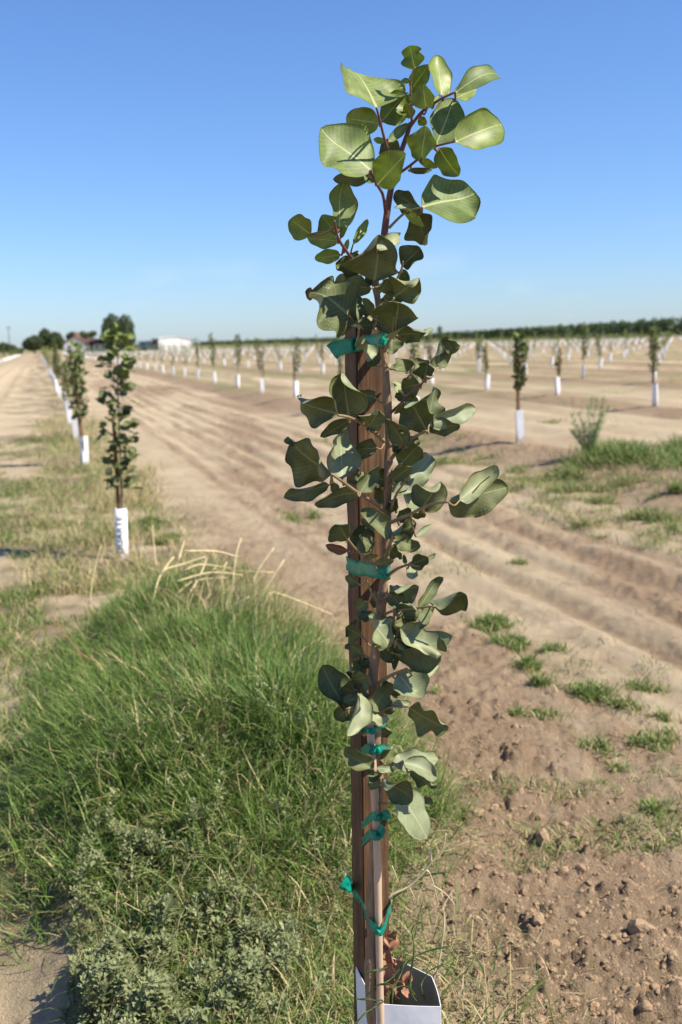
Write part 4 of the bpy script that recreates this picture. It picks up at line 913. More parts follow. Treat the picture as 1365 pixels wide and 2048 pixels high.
bmesh.ops.bevel(bm, geom=ed, offset=.0022, segments=2, affect='EDGES'); bm.to_mesh(me); bm.free()
stake = mesh_obj('wooden_stake', me, None, st_bot); tag(stake, 'square reddish brown wooden stake behind the nearest sapling', 'stake')
CANE_Y = 1.665
cane_e = Vector(atY(761, 1985, CANE_Y)); cane_e.z = 0
cp = [atY(763, 2085, CANE_Y), atY(760, 1960, CANE_Y), atY(756, 1760, CANE_Y), atY(752, 1640, CANE_Y-.0), atY(747, 1540, CANE_Y), atY(740, 1445, CANE_Y+.003), atY(739, 1432, CANE_Y+.003)]
d_ = (cp[0]-cp[1]).normalized(); cp = [cp[0]+d_*((.0-cp[0].z)/d_.z)]+cp
mb = MB(); path = smooth_path(cp, 6); mb.tube([p-path[0] for p in path], [.0062*(1+(.10 if i % 9 == 0 else 0)) for i in range(len(path))], 12)
o = mb.build('cane', M['cane'], None, True, loc=path[0]); tag(o, 'thin pale bamboo cane in front of the nearest sapling', 'cane')
def corner(k, py, off=.0015):               # world point on a stake corner (0 front-left.. 1 front-right, 2 back-right, 3 back-left) at the height of photo row py
    z = atY(735, py, STAKE_Y).z; t = (z-st_bot.z)/(st_top.z-st_bot.z); c = st_bot.lerp(st_top, t)
    q = cs[k]; return c+q*(1+off/q.length)
def tie(name, pts, w, label, tail=None):
    pts = smooth_path(pts, 5)
    e = pts[0]; mb = ribbon(name, [p-e for p in pts], w)
    root = empty(name, e); tag(root, label, 'tie', 'green tapes tying the nearest sapling')
    mb.build('loop', M['tape'], root, True)
    kn = MB(); kp = pts[len(pts)//2]-e; rk = random.Random(len(pts)*7+int(abs(e.z)*1000)); w0 = w[0] if isinstance(w, list) else w
    for q in range(3):                       # a twisted knot where the tape is pulled tight
        a0 = Vector((rk.uniform(-.006, .006), -.002, rk.uniform(-.4, .4)*w0)); kn.tube([kp+a0, kp+a0*.3+Vector((rk.uniform(-.003, .003), -.004, rk.uniform(-.003, .003))), kp-a0], [.0012, .0028, .0012], 6)
    kn.build('knot', M['tape'], root, True)
    if tail:
        tpts, tw = tail; tpts = smooth_path(tpts, 3); ww = [tw[0]+(tw[1]-tw[0])*i/(len(tpts)-1) for i in range(len(tpts))]
        ribbon(name, [p-e for p in tpts], ww).build('tail', M['tape'], root, True)
W1 = .021
tie('tape_tie', [corner(3, 692), corner(0, 689), atY(728, 685, 1.727), atY(758, 681, 1.668), atY(768, 680, 1.655), atY(778, 680, 1.672), atY(779, 682, 1.70), corner(1, 684)], W1,
    'upper green tape tie round stake and stem with a flared tail', ([corner(3, 692), corner(0, 690)+Vector((-.004, 0, 0)), atY(676, 697, 1.76), atY(664, 705, 1.765)], (.018, .030)))
tie('tape_tie', [corner(3, 1128), corner(0, 1131), atY(720, 1136, 1.72), atY(750, 1141, 1.655), atY(768, 1142, 1.648), atY(779, 1142, 1.67), atY(780, 1143, 1.70), corner(1, 1146)], W1+.003,
    'green tape tie at the middle of the stake, amid lower leaves', None)
tie('tape_tie', [corner(1, 1432), atY(770, 1446, 1.70), atY(757, 1458, 1.66), atY(742, 1462, 1.648), atY(731, 1460, 1.66), atY(730, 1458, 1.69), corner(0, 1452)], .009, 'narrow slanting green tape near the top of the cane')
tie('tape_tie', [corner(0, 1490), atY(735, 1497, 1.66), atY(745, 1500, 1.650), atY(757, 1499, 1.654), atY(766, 1497, 1.67), atY(767, 1497, 1.70), corner(1, 1495)], .0155, 'short green tape wrapped straight across cane and stem')
tie('tape_tie', [corner(0, 1634), atY(742, 1634, 1.67), atY(752, 1635, 1.650), atY(762, 1635, 1.652), atY(772, 1632, 1.67), corner(1, 1630)], .0125, 'small dark green tape just above another low on the cane',
    ([atY(762, 1635, 1.651), atY(772, 1630, 1.648), atY(780, 1628, 1.645)], (.013, .017)))
tie('tape_tie', [corner(0, 1666), atY(738, 1670, 1.67), atY(750, 1672, 1.650), atY(758, 1672, 1.650), atY(765, 1668, 1.66), atY(768, 1662, 1.68)], .0145, 'green tape with a small upturned end below its neighbour on the cane',
    ([atY(758, 1672, 1.650), atY(764, 1660, 1.648), atY(766, 1652, 1.646)], (.012, .018)))
tie('tape_tie', [corner(3, 1780), corner(0, 1792), atY(732, 1830, 1.69), atY(748, 1856, 1.652), atY(758, 1862, 1.645), atY(768, 1858, 1.65), atY(776, 1830, 1.68), corner(1, 1803), corner(2, 1790)], [.016]*60,
    'lowest green tape slung in a V from the stake round the cane', ([corner(3, 1780), atY(702, 1774, 1.74), atY(694, 1768, 1.735), atY(686, 1762, 1.73)], (.014, .028)))

def guard_from_corners(name, tops, h, mat, mat_in, label, base, texture=None):
    """a folded card sleeve: four panels with a fold gap, each with its own thickness"""
    root = empty(name, base); tag(root, label, 'tree guard')
    n = len(tops); th = .0012
    cen = sum(tops, Vector())/n
    out = MB(); inn = MB()
    for i in range(n):
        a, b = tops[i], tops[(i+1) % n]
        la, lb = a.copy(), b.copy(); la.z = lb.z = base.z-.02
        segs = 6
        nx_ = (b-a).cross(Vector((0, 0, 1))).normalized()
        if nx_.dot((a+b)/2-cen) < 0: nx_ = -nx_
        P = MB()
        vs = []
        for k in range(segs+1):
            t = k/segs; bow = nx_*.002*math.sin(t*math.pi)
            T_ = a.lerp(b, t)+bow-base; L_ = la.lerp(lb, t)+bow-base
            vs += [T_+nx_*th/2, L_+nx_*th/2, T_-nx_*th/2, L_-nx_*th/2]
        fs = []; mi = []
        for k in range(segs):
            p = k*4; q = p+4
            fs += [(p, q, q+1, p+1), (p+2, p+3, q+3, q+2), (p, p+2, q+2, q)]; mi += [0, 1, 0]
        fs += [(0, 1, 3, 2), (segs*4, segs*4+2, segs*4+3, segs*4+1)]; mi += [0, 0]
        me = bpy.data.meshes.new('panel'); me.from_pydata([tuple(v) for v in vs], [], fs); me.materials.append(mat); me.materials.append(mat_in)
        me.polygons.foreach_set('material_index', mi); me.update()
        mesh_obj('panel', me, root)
    return root
GZ = .37
g_tops = [atZ(709, 1924, GZ), atZ(753, 2007, GZ), atZ(882, 2013, GZ), atZ(864, 1953, GZ), atZ(760, 1905, GZ)]
g_base = Vector((sum(p.x for p in g_tops)/5, sum(p.y for p in g_tops)/5, 0)); g_base.z = zg1(g_base.x, g_base.y, False)
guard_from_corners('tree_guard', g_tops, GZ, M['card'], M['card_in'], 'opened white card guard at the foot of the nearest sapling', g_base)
# dead brown leaves caught in the guard
dl = empty('dead_leaves', atY(790, 1960, 1.74)); dl.location.z = .30
tag(dl, 'curled brown dead leaves caught inside the nearest tree guard', 'dead leaves')
for x0, y0, x1, y1, w, dd in ((620, 720, 650, 600, 60, .03), (640, 850, 620, 690, 75, .02), (600, 890, 640, 790, 70, 0), (690, 900, 745, 830, 60, .0), (640, 940, 690, 860, 70, -.01), (660, 980, 640, 900, 60, -.02), (615, 640, 670, 605, 30, .03), (720, 900, 700, 830, 50, .02), (600, 960, 625, 900, 50, -.02), (625, 700, 600, 640, 44, .02), (650, 790, 690, 740, 48, .03), (700, 860, 760, 860, 40, .01), (735, 940, 690, 930, 46, -.02)):
    B, T = atY(*zp(6, x0, y0), 1.72+dd), atY(*zp(6, x1, y1), 1.715+dd)
    V, Q, UV, MI = leaf_arrays(B-dl.location, T-dl.location, (random.uniform(-.3, .7), -.8, random.uniform(-.2, .6)), w/2.73/pxm(1.72)*1.45, 12, 8, random.uniform(.5, 1.7), random.uniform(.5, 1.7), random.uniform(-.1, .15), random.uniform(-.4, .5), .5, random.uniform(0, 6), twist=random.uniform(-1.4, 1.4), ruf=.9)
    mesh_obj('leaf', np_mesh('leaf', V, Q, None, [M['leaf_dry'], M['leaf_dry']], uvs=UV, mat_idx=MI), dl)
# green and dry grass blades rising round the guard, each long one its own piece
gt = empty('grass_tuft', atY(850, 2000, 1.75)); gt.location.z = 0
tag(gt, 'long green grass blades arching over the rim of the nearest guard', 'grass tuft')
M['green_blade'] = simple('green_blade', (.14, .20, .055), .5, .25, 60, .05, .35)
M['pale_stem'] = simple('pale_stem', (.58, .45, .30), .6, .2, 50, .1, .3)
def gblade(pts, Y0, w, mat, name='blade'):
    P3 = smooth_path([atY(*zp(6, *q), Y0+.012*k) for k, q in enumerate(pts)], 4)
    ww = [w*(1-.75*(i/len(P3))**2) for i in range(len(P3))]
    ribbon(name, [p-gt.location for p in P3], ww, updir=(0.25, -.35, 1), thick=.0004).build(name, mat, gt, True)
for pts, Y0, w in (([(600, 1000), (650, 920), (720, 910), (770, 960)], 1.60, .004), ([(770, 990), (740, 900), (760, 700), (750, 600), (790, 560), (830, 580)], 1.66, .0036), ([(640, 1000), (640, 905), (560, 905), (500, 960)], 1.6, .003), ([(640, 930), (680, 860), (700, 780), (685, 700)], 1.66, .0035),
                   ([(440, 975), (520, 980), (590, 985)], 1.58, .0026), ([(700, 800), (760, 750), (850, 710), (960, 690)], 1.74, .006), ([(800, 960), (850, 880), (900, 800), (960, 720)], 1.75, .004), ([(890, 990), (960, 900), (1050, 820), (1100, 730)], 1.78, .0045),
                   ([(560, 905), (620, 880), (690, 800), (740, 740)], 1.66, .0028), ([(820, 980), (800, 900), (850, 820), (950, 780)], 1.72, .0034), ([(440, 1110), (500, 1050), (560, 1010), (600, 990)], 1.57, .003), ([(640, 430), (760, 340), (830, 300), (960, 285)], 1.85, .0045), ([(500, 830), (560, 820), (620, 800)], 1.64, .003)):
    gblade(pts, Y0, w, M['green_blade'])
for pts, Y0, r_ in (([(598, 460), (640, 410), (730, 365), (800, 300), (850, 240), (910, 180), (935, 70)], 1.82, .0024), ([(830, 275), (850, 300), (880, 400), (895, 470)], 1.84, .0016), ([(850, 350), (930, 400), (985, 465)], 1.84, .0014), ([(640, 250), (680, 350)], 1.86, .0013), ([(735, 365), (770, 440)], 1.86, .0013),
                    ([(880, 860), (910, 700), (925, 560), (920, 480)], 1.84, .0018), ([(860, 250), (845, 150)], 1.83, .0018), ([(840, 280), (800, 270)], 1.83, .0024), ([(900, 990), (870, 900), (880, 810)], 1.8, .002)):
    P3 = smooth_path([atY(*zp(6, *q), Y0) for q in pts], 4); mb = MB(); mb.tube([p-gt.location for p in P3], [r_*(1-.6*i/len(P3)) for i in range(len(P3))], 6); mb.build('dry_stalk', M['pale_stem'], gt, True)

# ================================================================== THE ORCHARD
def tree_meshes(seed, H, nleaf, leaf, spread, z0, young, low):
    r_ = np.random.default_rng(seed); Vs, Qs, Cs, o_ = [], [], [], 0
    lean = r_.normal(0, .03, 2)
    stem = [Vector((0, 0, -.02)), Vector((lean[0]*.3, lean[1]*.3, H*.35)), Vector((lean[0], lean[1], H*.7)), Vector((lean[0]*1.5+r_.normal(0, .02), lean[1]*1.5, H*.97))]
    mb = MB(); pth = smooth_path(stem, 3 if low else 5); mb.tube(pth, [.011-.008*i/len(pth) for i in range(len(pth))], 5 if low else 7)
    for k in range(nleaf):
        f = (k+r_.random())/nleaf; z = z0+(H-z0)*f
        i = min(int(z/H*len(pth)), len(pth)-1); c = np.array(pth[i]); c[2] = z
        a = r_.uniform(0, 6.283); rad = spread*(.08+.92*r_.random()**1.25)*(.75+.5*math.sin(3.1*f+.2))
        B = c+np.array([math.cos(a), math.sin(a), 0])*rad*.55+np.array([0, 0, r_.normal(0, .02)])
        dz = r_.uniform(-.5, .8); dr = np.array([math.cos(a+r_.normal(0, .6)), math.sin(a+r_.normal(0, .6)), dz]); dr /= np.linalg.norm(dr)
        L = leaf*r_.uniform(.7, 1.25); n_ = np.array([math.cos(a)*.4, math.sin(a)*.4, 1])+r_.normal(0, .55, 3)
        nl, ns = (2, 2) if low else (5, 4)
        V, Q, UV, MI = leaf_arrays(B, B+dr*L, n_, L*.72, nl, ns, r_.uniform(-.2, .9), r_.uniform(-.2, .9), r_.uniform(-.05, .1), r_.uniform(-.2, .3), .12, r_.uniform(0, 6))
        if low: V, Q = V[:9], Q[:4]
        yk = min(1, max(0, (f-.62)/.25))*young
        c0 = np.array((.165, .195, .07))*(.75+.6*r_.random()); c1 = np.array((.21, .27, .07))*(.8+.4*r_.random())
        col = c0*(1-yk)+c1*yk
        if r_.random() < .12: col = np.array((.17, .2, .12))
        Vs.append(V); Qs.append(Q+o_); o_ += len(V); Cs.append(np.repeat(col[None], len(V), 0))
    crown = np_mesh('crown', np.vstack(Vs), np.vstack(Qs), None, M['far_leaf'], np.vstack(Cs))
    tr = bpy.data.meshes.new('trunk'); tr.from_pydata([tuple(v) for v in mb.v], [], mb.f); tr.materials.append(M['bark']); tr.polygons.foreach_set('use_smooth', [True]*len(tr.polygons))
    return tr, crown
NEAR_T = [tree_meshes(100+s, h, nl, .075, sp, z0, 1, False) for s, (h, nl, sp, z0) in enumerate(((1.60, 250, .16, .50), (1.5, 210, .14, .60), (1.42, 190, .14, .58), (1.22, 230, .11, .60), (1.35, 170, .12, .55), (1.5, 180, .13, .6)))]
MID_T = [tree_meshes(300+s, h, nl, .062, sp, z0, .9, False) for s, (h, nl, sp, z0) in enumerate(((1.2, 165, .11, .52), (1.35, 185, .11, .58), (1.1, 140, .12, .5), (1.42, 175, .12, .62), (1.25, 130, .13, .56), (1.3, 200, .10, .5), (1.02, 110, .11, .5)))]
FAR_T = [tree_meshes(200+s, h, 62, .085, sp*.85, .48, .8, True) for s, (h, sp) in enumerate(((1.35, .14), (1.5, .15), (1.2, .13), (1.42, .12), (1.28, .16)))]
def guard_mesh(seed, h=.365, w=.088):
    r_ = random.Random(seed); mb = MB(); th = .0015
    a0 = r_.uniform(0, 1.5); c = [Vector((math.cos(a0+k*math.pi/2)*w*.62, math.sin(a0+k*math.pi/2)*w*.62, 0)) for k in range(4)]
    vs, fs = [], []
    for k in range(4):
        d = c[k].normalized()
        vs += [c[k]*1.0+Vector((0, 0, -.03)), c[k]*r_.uniform(.95, 1.08)+Vector((0, 0, h)), (c[k]-d*th)*1.0+Vector((0, 0, -.03)), c[k]-d*th*2+Vector((0, 0, h-.001))]
    for k in range(4):
        p, q = k*4, ((k+1) % 4)*4
        fs += [(p, q, q+1, p+1), (p+2, p+3, q+3, q+2), (p+1, q+1, q+3, p+3)]
    me = bpy.data.meshes.new('tree_guard'); me.from_pydata([tuple(v) for v in vs], [], fs); me.materials.append(M['card']); me.update(); return me
GUARDS = [guard_mesh(s) for s in range(6)]
ORD = 'first second third fourth fifth sixth seventh eighth ninth tenth eleventh twelfth thirteenth fourteenth fifteenth sixteenth seventeenth eighteenth nineteenth'.split()
TENS = ['', '', 'twent', 'thirt', 'fort', 'fift', 'sixt', 'sevent', 'eight', 'ninet']
def ordinal(k):
    if k <= 19: return ORD[k-1]
    t, u_ = divmod(k, 10); return TENS[t]+'ieth' if u_ == 0 else TENS[t]+'y-'+ORD[u_-1]
spots = []
for ku in range(-3, 75):
    for kv in range(-45, 75):
        if ku == 0 and kv <= 0: continue
        u = ku*PITCH_U; v = kv*PITCH_V
        if ku == 0: v = {1: 5.95, 2: 12.3}.get(kv, 12.3+3.75*(kv-2))
        else: v += {1: 2.27, 2: 3.2}.get(ku, 3.7*((ku*37) % 11)/11*.15)
        if v > 255 or (ku < 0 and v < 45): continue
        jr = random.Random(ku*1000+kv); u += jr.uniform(-.07, .07)-(.12 if ku == 0 and kv == 2 else 0); v += jr.uniform(-.12, .12)
        x, y = xy(u, v)
        if y < 2.5: continue
        px, py, z = project((x, y, .25))
        if not (-40 < px < 1405) or z < 3 or z > 310: continue
        if jr.random() < .03 and z > 30: continue
        spots.append((z, ku, kv, x, y))
spots.sort()
spots = [sp+(float(h_),) for sp, h_ in zip(spots, zground([q[3] for q in spots], [q[4] for q in spots], False))]
rows = {}
def row_name(ku):
    if ku == 0: return 'the row left of the track'
    if ku < 0: return ordinal(-ku)+' row at the far left'
    return ordinal(ku)+' row right of the track'
NI = 300
text_guard = None
for i, (z, ku, kv, x, y, gz) in enumerate(spots[:NI]):
    rows[ku] = rows.get(ku, 0)+1; k = rows[ku]+(1 if ku == 0 else 0)
    jr = random.Random(ku*777+kv)
    where = f'{ordinal(k)} along {row_name(ku)}'
    t = empty('orchard_tree', (x, y, gz)); t.rotation_euler = (jr.gauss(0, .035), jr.gauss(0, .035), jr.uniform(0, 6.28))
    near = z < 40
    if ku == 0 and kv <= 3: pr = NEAR_T[kv-1]; t.rotation_euler.z = .4
    else: pr = jr.choice((NEAR_T[1:] if ku == 0 else MID_T) if near else FAR_T)
    if ku == 1 and k == 1: pr = NEAR_T[3]
    s = jr.uniform(.85, 1.1)
    if ku == 0 and kv <= 3 or (ku == 1 and k == 1): s = 1
    t.scale = (s*jr.uniform(.7, 1.1), s*jr.uniform(.7, 1.1), s*jr.uniform(.9, 1.08)) if not (ku == 0 and kv <= 3) else (1, 1, 1)
    for nm, me in zip(('trunk', 'crown'), pr): mesh_obj(nm, me, t)
    tag(t, f'young orchard tree, {where}', 'young tree', 'young orchard trees in rows')
    lean = jr.gauss(0, .05)
    if z < 30:
        mb = MB(); sx = .03*(1 if jr.random() < .5 else -1) if not (ku == 0 and kv == 1) else -.015
        hs = .86+.22*jr.random(); mb.box((0, 0, hs/2), (.024, .024, hs)); so = mb.build('tree_stake', M['stake2'], None, bevel=.002, loc=(x+sx, y+.035, gz)); so.rotation_euler = (jr.gauss(0, .015), jr.gauss(0, .015), jr.uniform(0, 1.5))
        tag(so, f'brown wooden stake, {where}', 'stake', 'stakes of the orchard trees')
    g = empty('tree_guard', (x, y, gz)) if (ku == 0 and kv == 1) else bpy.data.objects.new('tree_guard', jr.choice(GUARDS))
    if g.name not in COL.objects: link(g)
    g.location = (x, y, gz); g.rotation_euler = (jr.gauss(0, .05), jr.gauss(0, .06), jr.uniform(0, 1.5))
    tag(g, f'white tree guard, {where}', 'tree guard', 'white guards round the orchard trees')
    if ku == 0 and kv == 1: text_guard = g
# the guard of the second tree: a round card sleeve with lettering on it
g = text_guard; g.rotation_euler = (0, R(1.0), 0)
g['label'] = 'white guard lettered DUARTE, with the second tree of the left row'
h, rr_, n = .36, .043, 20
vs, fs = [], []
for k in range(n):
    a = 2*math.pi*k/n
    for r2 in (rr_, rr_-.0015):
        for z in (-.03, h): vs.append((r2*math.cos(a), r2*math.sin(a), z))
for k in range(n):
    p, q = k*4, ((k+1) % n)*4; fs += [(p, q, q+1, p+1), (p+2, p+3, q+3, q+2), (p+1, q+1, q+3, p+3)]
me = bpy.data.meshes.new('sleeve'); me.from_pydata(vs, [], fs); me.materials.append(M['card']); me.polygons.foreach_set('use_smooth', [True]*len(me.polygons)); mesh_obj('sleeve', me, g)
cu = bpy.data.curves.new('lettering', 'FONT'); cu.body = 'DUARTE'; cu.size = .070; cu.space_character = 1.02; cu.align_x = 'CENTER'; cu.align_y = 'CENTER'; cu.resolution_u = 3; cu.offset = .0008
to = bpy.data.objects.new('lettering', cu); COL.objects.link(to)
dg = bpy.context.evaluated_depsgraph_get(); tm = bpy.data.meshes.new_from_object(to.evaluated_get(dg)); bpy.data.objects.remove(to)
bm = bmesh.new(); bm.from_mesh(tm); bmesh.ops.triangulate(bm, faces=bm.faces[:]); bmesh.ops.subdivide_edges(bm, edges=[e for e in bm.edges if e.calc_length() > .012], cuts=2)
a_c = R(-94)                         # the side that faces the camera, turned a little to the left
for v in bm.verts:
    sx, sy = v.co.x, v.co.y
    a = a_c-sy/rr_; rr2 = rr_+.0012
    v.co = Vector((rr2*math.cos(a), rr2*math.sin(a), .175+sx))
bm.to_mesh(tm); bm.free(); tm.materials.clear(); tm.materials.append(M['ink']); tm.name = 'lettering'
mesh_obj('lettering', tm, g)
# the rest of the orchard, too small and many to count
def far_orchard():
    rest = spots[NI:]
    gv, gq, cv, cq, cc = [], [], [], [], []; go = co = 0
    fm = []
    for tr, cr in FAR_T:
        n = len(cr.vertices); a = np.empty(n*3, np.float32); cr.vertices.foreach_get('co', a)
        lq = np.empty(len(cr.loops), np.int32); cr.loops.foreach_get('vertex_index', lq)
        c = np.empty(n*4, np.float32); cr.color_attributes['tone'].data.foreach_get('color', c)
        fm.append((a.reshape(-1, 3), lq.reshape(-1, 4), c.reshape(-1, 4)[:, :3]))
    for z, ku, kv, x, y, gz in rest:
        jr = random.Random(ku*777+kv)
        w, h = .05, .36
        b = np.array([(sx*w, sy*w, zz) for zz in (0, h) for sx, sy in ((-1, -1), (1, -1), (1, 1), (-1, 1))])+np.array([x, y, gz])
        b[4:, 0] += jr.gauss(0, .02); gv.append(b); gq.append(np.array([(0, 1, 5, 4), (1, 2, 6, 5), (2, 3, 7, 6), (3, 0, 4, 7), (4, 5, 6, 7)])+go); go += 8
        a, q, c = fm[jr.randrange(len(fm))]; s = jr.uniform(.8, 1.1); ang = jr.uniform(0, 6.28); R2 = np.array([(math.cos(ang), -math.sin(ang)), (math.sin(ang), math.cos(ang))])
        v = a*s; v = np.hstack([v[:, :2]@R2.T, v[:, 2:]])+np.array([x, y, gz]); cv.append(v); cq.append(q+co); cc.append(c); co += len(v)
    if not rest: return
    tag(mesh_obj('far_tree_guards', np_mesh('far_tree_guards', np.vstack(gv), np.vstack(gq), None, M['card'], smooth=False)), 'tiny white guards of the farthest orchard rows', 'tree guards', kind='stuff')
    tag(mesh_obj('far_orchard_trees', np_mesh('far_orchard_trees', np.vstack(cv), np.vstack(cq), None, M['far_leaf'], np.vstack(cc))), 'haze of young crowns in the farthest orchard rows', 'orchard', kind='stuff')
far_orchard()
print('orchard spots', len(spots))

# ------------------------------------------------------------------ feathery weed on the green bank
def feathery():
    p = on_ground(1180, 915); e = empty('feathery_weed', p+Vector((0, 0, -.05))); tag(e, 'tall feathery grey-green weed rising from the grass bank', 'weed')
    r_ = np.random.default_rng(5); parts = []
    for k in range(17):
        a = r_.uniform(0, 6.28); top = Vector((math.cos(a)*r_.uniform(.02, .26)+.02, math.sin(a)*.12, r_.uniform(.30, .68)))
        pth = smooth_path([Vector((r_.normal(0, .04), r_.normal(0, .03), 0)), top*.5+Vector((0, 0, .04)), top], 4)
        mb = MB(); mb.tube(pth, [.004*(1-.7*i/len(pth)) for i in range(len(pth))], 5); mb.build('stem', M['green_blade'], e, True)
        n = 170; t = r_.random(n)*.95+.05; P = np.array([pth[int(q*(len(pth)-1))] for q in t])+r_.normal(0, .012, (n, 3))
        parts.append(blades(P, r_.uniform(.03, .075, n), np.full(n, .0035), r_.uniform(.2, 1.3, n), r_.uniform(0, 6.28, n), r_.uniform(-.1, .3, n), np.array((.25, .33, .13))*(.75+.6*r_.random((n, 1)))))
    Vs, Qs, Ts, Cs, o_ = [], [], [], [], 0
    for V, Q, T, C in parts: Vs.append(V); Qs.append(Q+o_); Ts.append(T+o_); Cs.append(C); o_ += len(V)
    o = mesh_obj('foliage', np_mesh('foliage', np.vstack(Vs), np.vstack(Qs), np.vstack(Ts), M['blade'], np.vstack(Cs)), e)
feathery()
def litter_scrap():
    p = on_ground(303, 986); mb = MB(); r_ = random.Random(2)
    vs = []
    for i in range(4):
        for j in range(3): vs.append(Vector((i*.022-.03, j*.022-.02, .012+.016*r_.random()+.01*math.sin(i*2+j))))
    fs = [(i*3+j, (i+1)*3+j, (i+1)*3+j+1, i*3+j+1) for i in range(3) for j in range(2)]
    mb.add(vs, fs); o = mb.build('paper_scrap', M['card'], None, True, loc=p); tag(o, 'small crumpled white paper scrap at the edge of the track', 'litter')
litter_scrap()

# ================================================================== FAR BACKGROUND
def leaf_cloud(r_, centres, radii, n, size, c0, c1):
    """leaf-sized faces spread over and through lobes"""
    k = len(centres); pr = np.array([q[0]*q[1]+q[0]*q[2] for q in radii]); pr = pr/pr.sum()
    ci = r_.choice(k, n, p=pr); d = r_.normal(0, 1, (n, 3)); d /= np.linalg.norm(d, axis=1, keepdims=True)
    rad = .35+.65*r_.random(n)**.45; rad *= .82+.36*fbm(d[:, 0]*2.3+ci*3.1, d[:, 2]*2.3+d[:, 1], 3, 5)
    P = np.array(centres)[ci]+d*np.array(radii)[ci]*rad[:, None]
    n_ = d+r_.normal(0, .6, (n, 3)); n_ /= np.linalg.norm(n_, axis=1, keepdims=True)
    a = np.cross(n_, r_.normal(0, 1, (n, 3))); a /= np.linalg.norm(a, axis=1, keepdims=True); b = np.cross(n_, a)
    s = size*r_.uniform(.6, 1.3, (n, 1)); V = np.stack([P-a*s, P-b*s*.6, P+a*s, P+b*s*.6], 1).reshape(-1, 3)
    Q = (np.arange(n)*4)[:, None]+np.arange(4)[None]
    t = r_.random((n, 1)); C = np.repeat((np.array(c0)*(1-t)+np.array(c1)*t)[:, None], 4, 1).reshape(-1, 3)
    return V, Q, C
def far_tree(px, py_base, d, lobes, n, size, label, c0=(.045, .066, .026), c1=(.10, .13, .05), name='far_tree', seed=0, trunk_r=.25):
    """lobes in metres relative to the foot"""
    b = atY(px, py_base, d); gz = zg1(b.x, b.y, False); e = empty(name, (b.x, b.y, gz)); tag(e, label, 'tree')
    r_ = np.random.default_rng(seed)
    V, Q, C = leaf_cloud(r_, [l[:3] for l in lobes], [l[3:] for l in lobes], n, size, c0, c1)
    mesh_obj('crown', np_mesh('crown', V, Q, None, M['far_leaf'], C, smooth=False), e)
    mb = MB(); top = lobes[0]
    mb.tube([(0, 0, -.2), (.05, 0, top[2]*.5), (top[0]*.7, top[1]*.7, top[2])], [trunk_r, trunk_r*.8, trunk_r*.35], 8)
    for l in lobes[1:]: mb.tube([(0, 0, top[2]*.35), (l[0]*.5, l[1]*.5, l[2]*.75), l[:3]], [trunk_r*.5, trunk_r*.35, trunk_r*.15], 6)
    mb.build('trunk', M['far_bark'], e, True)
far_tree(238, 700, 300, [(-1.6, 0, 6.2, 2.6, 2.4, 3.9), (2.2, .5, 6.0, 2.2, 2.2, 3.7), (0, 0, 3.6, 4.2, 3, 2.8), (-3.0, 0, 4.2, 1.8, 1.8, 2.2), (3.3, 0, 3.4, 1.6, 1.6, 2.2)], 6500, .34, 'tall dark two-topped tree between the gabled house and the white shed', seed=1)
far_tree(70, 706, 330, [(0, 0, 3.1, 2.9, 2.5, 2.3), (-1.6, 0, 2.7, 2.0, 2.0, 1.8)], 3200, .3, 'low round dark tree at the far end of the dirt road', seed=2)
far_tree(92, 706, 335, [(0, 0, 4.6, 2.1, 2, 2.9), (1.2, 0, 3.2, 2, 2, 2.4)], 3200, .3, 'taller dark tree beside the low round one at the road end', seed=3)
far_tree(112, 706, 332, [(0, 0, 3.8, 2.2, 2, 2.4), (1.5, 0, 2.6, 1.8, 1.6, 1.8)], 2800, .3, 'dark bushy tree just left of the gabled house', seed=4)
far_tree(147, 704, 345, [(0, 0, 4.6, 1.9, 1.6, 1.6)], 1500, .3, 'dark crown showing above the house roof by the chimney', seed=5)
far_tree(168, 704, 340, [(0, 0, 4.3, 2.3, 2, 1.9), (1.5, 0, 3.9, 1.6, 1.6, 1.5)], 2400, .3, 'dark trees rising behind the ridge of the gabled house', seed=6)
far_tree(188, 702, 325, [(0, 0, 5.2, 1.15, 1.1, .8)], 900, .3, 'small palm-like tree with a bare stem beside the house', seed=7, trunk_r=.2)
far_tree(8, 714, 260, [(0, 0, 1.9, 1.5, 1.5, 1.2), (1.4, 0, 1.6, 1.2, 1.2, 1.0)], 1700, .26, 'low dark tree at the far left edge of the field', seed=8)
far_tree(24, 712, 270, [(0, 0, 1.6, 1.3, 1.2, 1.0), (1.6, 0, 1.0, 1.4, 1.2, .7)], 1500, .26, 'dark shrub beside the utility pole at the far left', seed=9)
far_tree(995, 671, 520, [(0, 0, 3.6, 1.5, 1.4, 1.7), (.5, 0, 2.2, 1.3, 1.2, 1.4)], 1500, .4, 'lone dark tree standing above the distant orchard line', seed=10)
far_tree(880, 676, 130, [(0, 0, 2.35, .30, .30, .42), (.1, 0, 1.7, .2, .2, .35)], 260, .09, 'thin young tree reaching above the horizon right of the sapling', (.07, .1, .04), (.14, .18, .06), seed=11, trunk_r=.03)

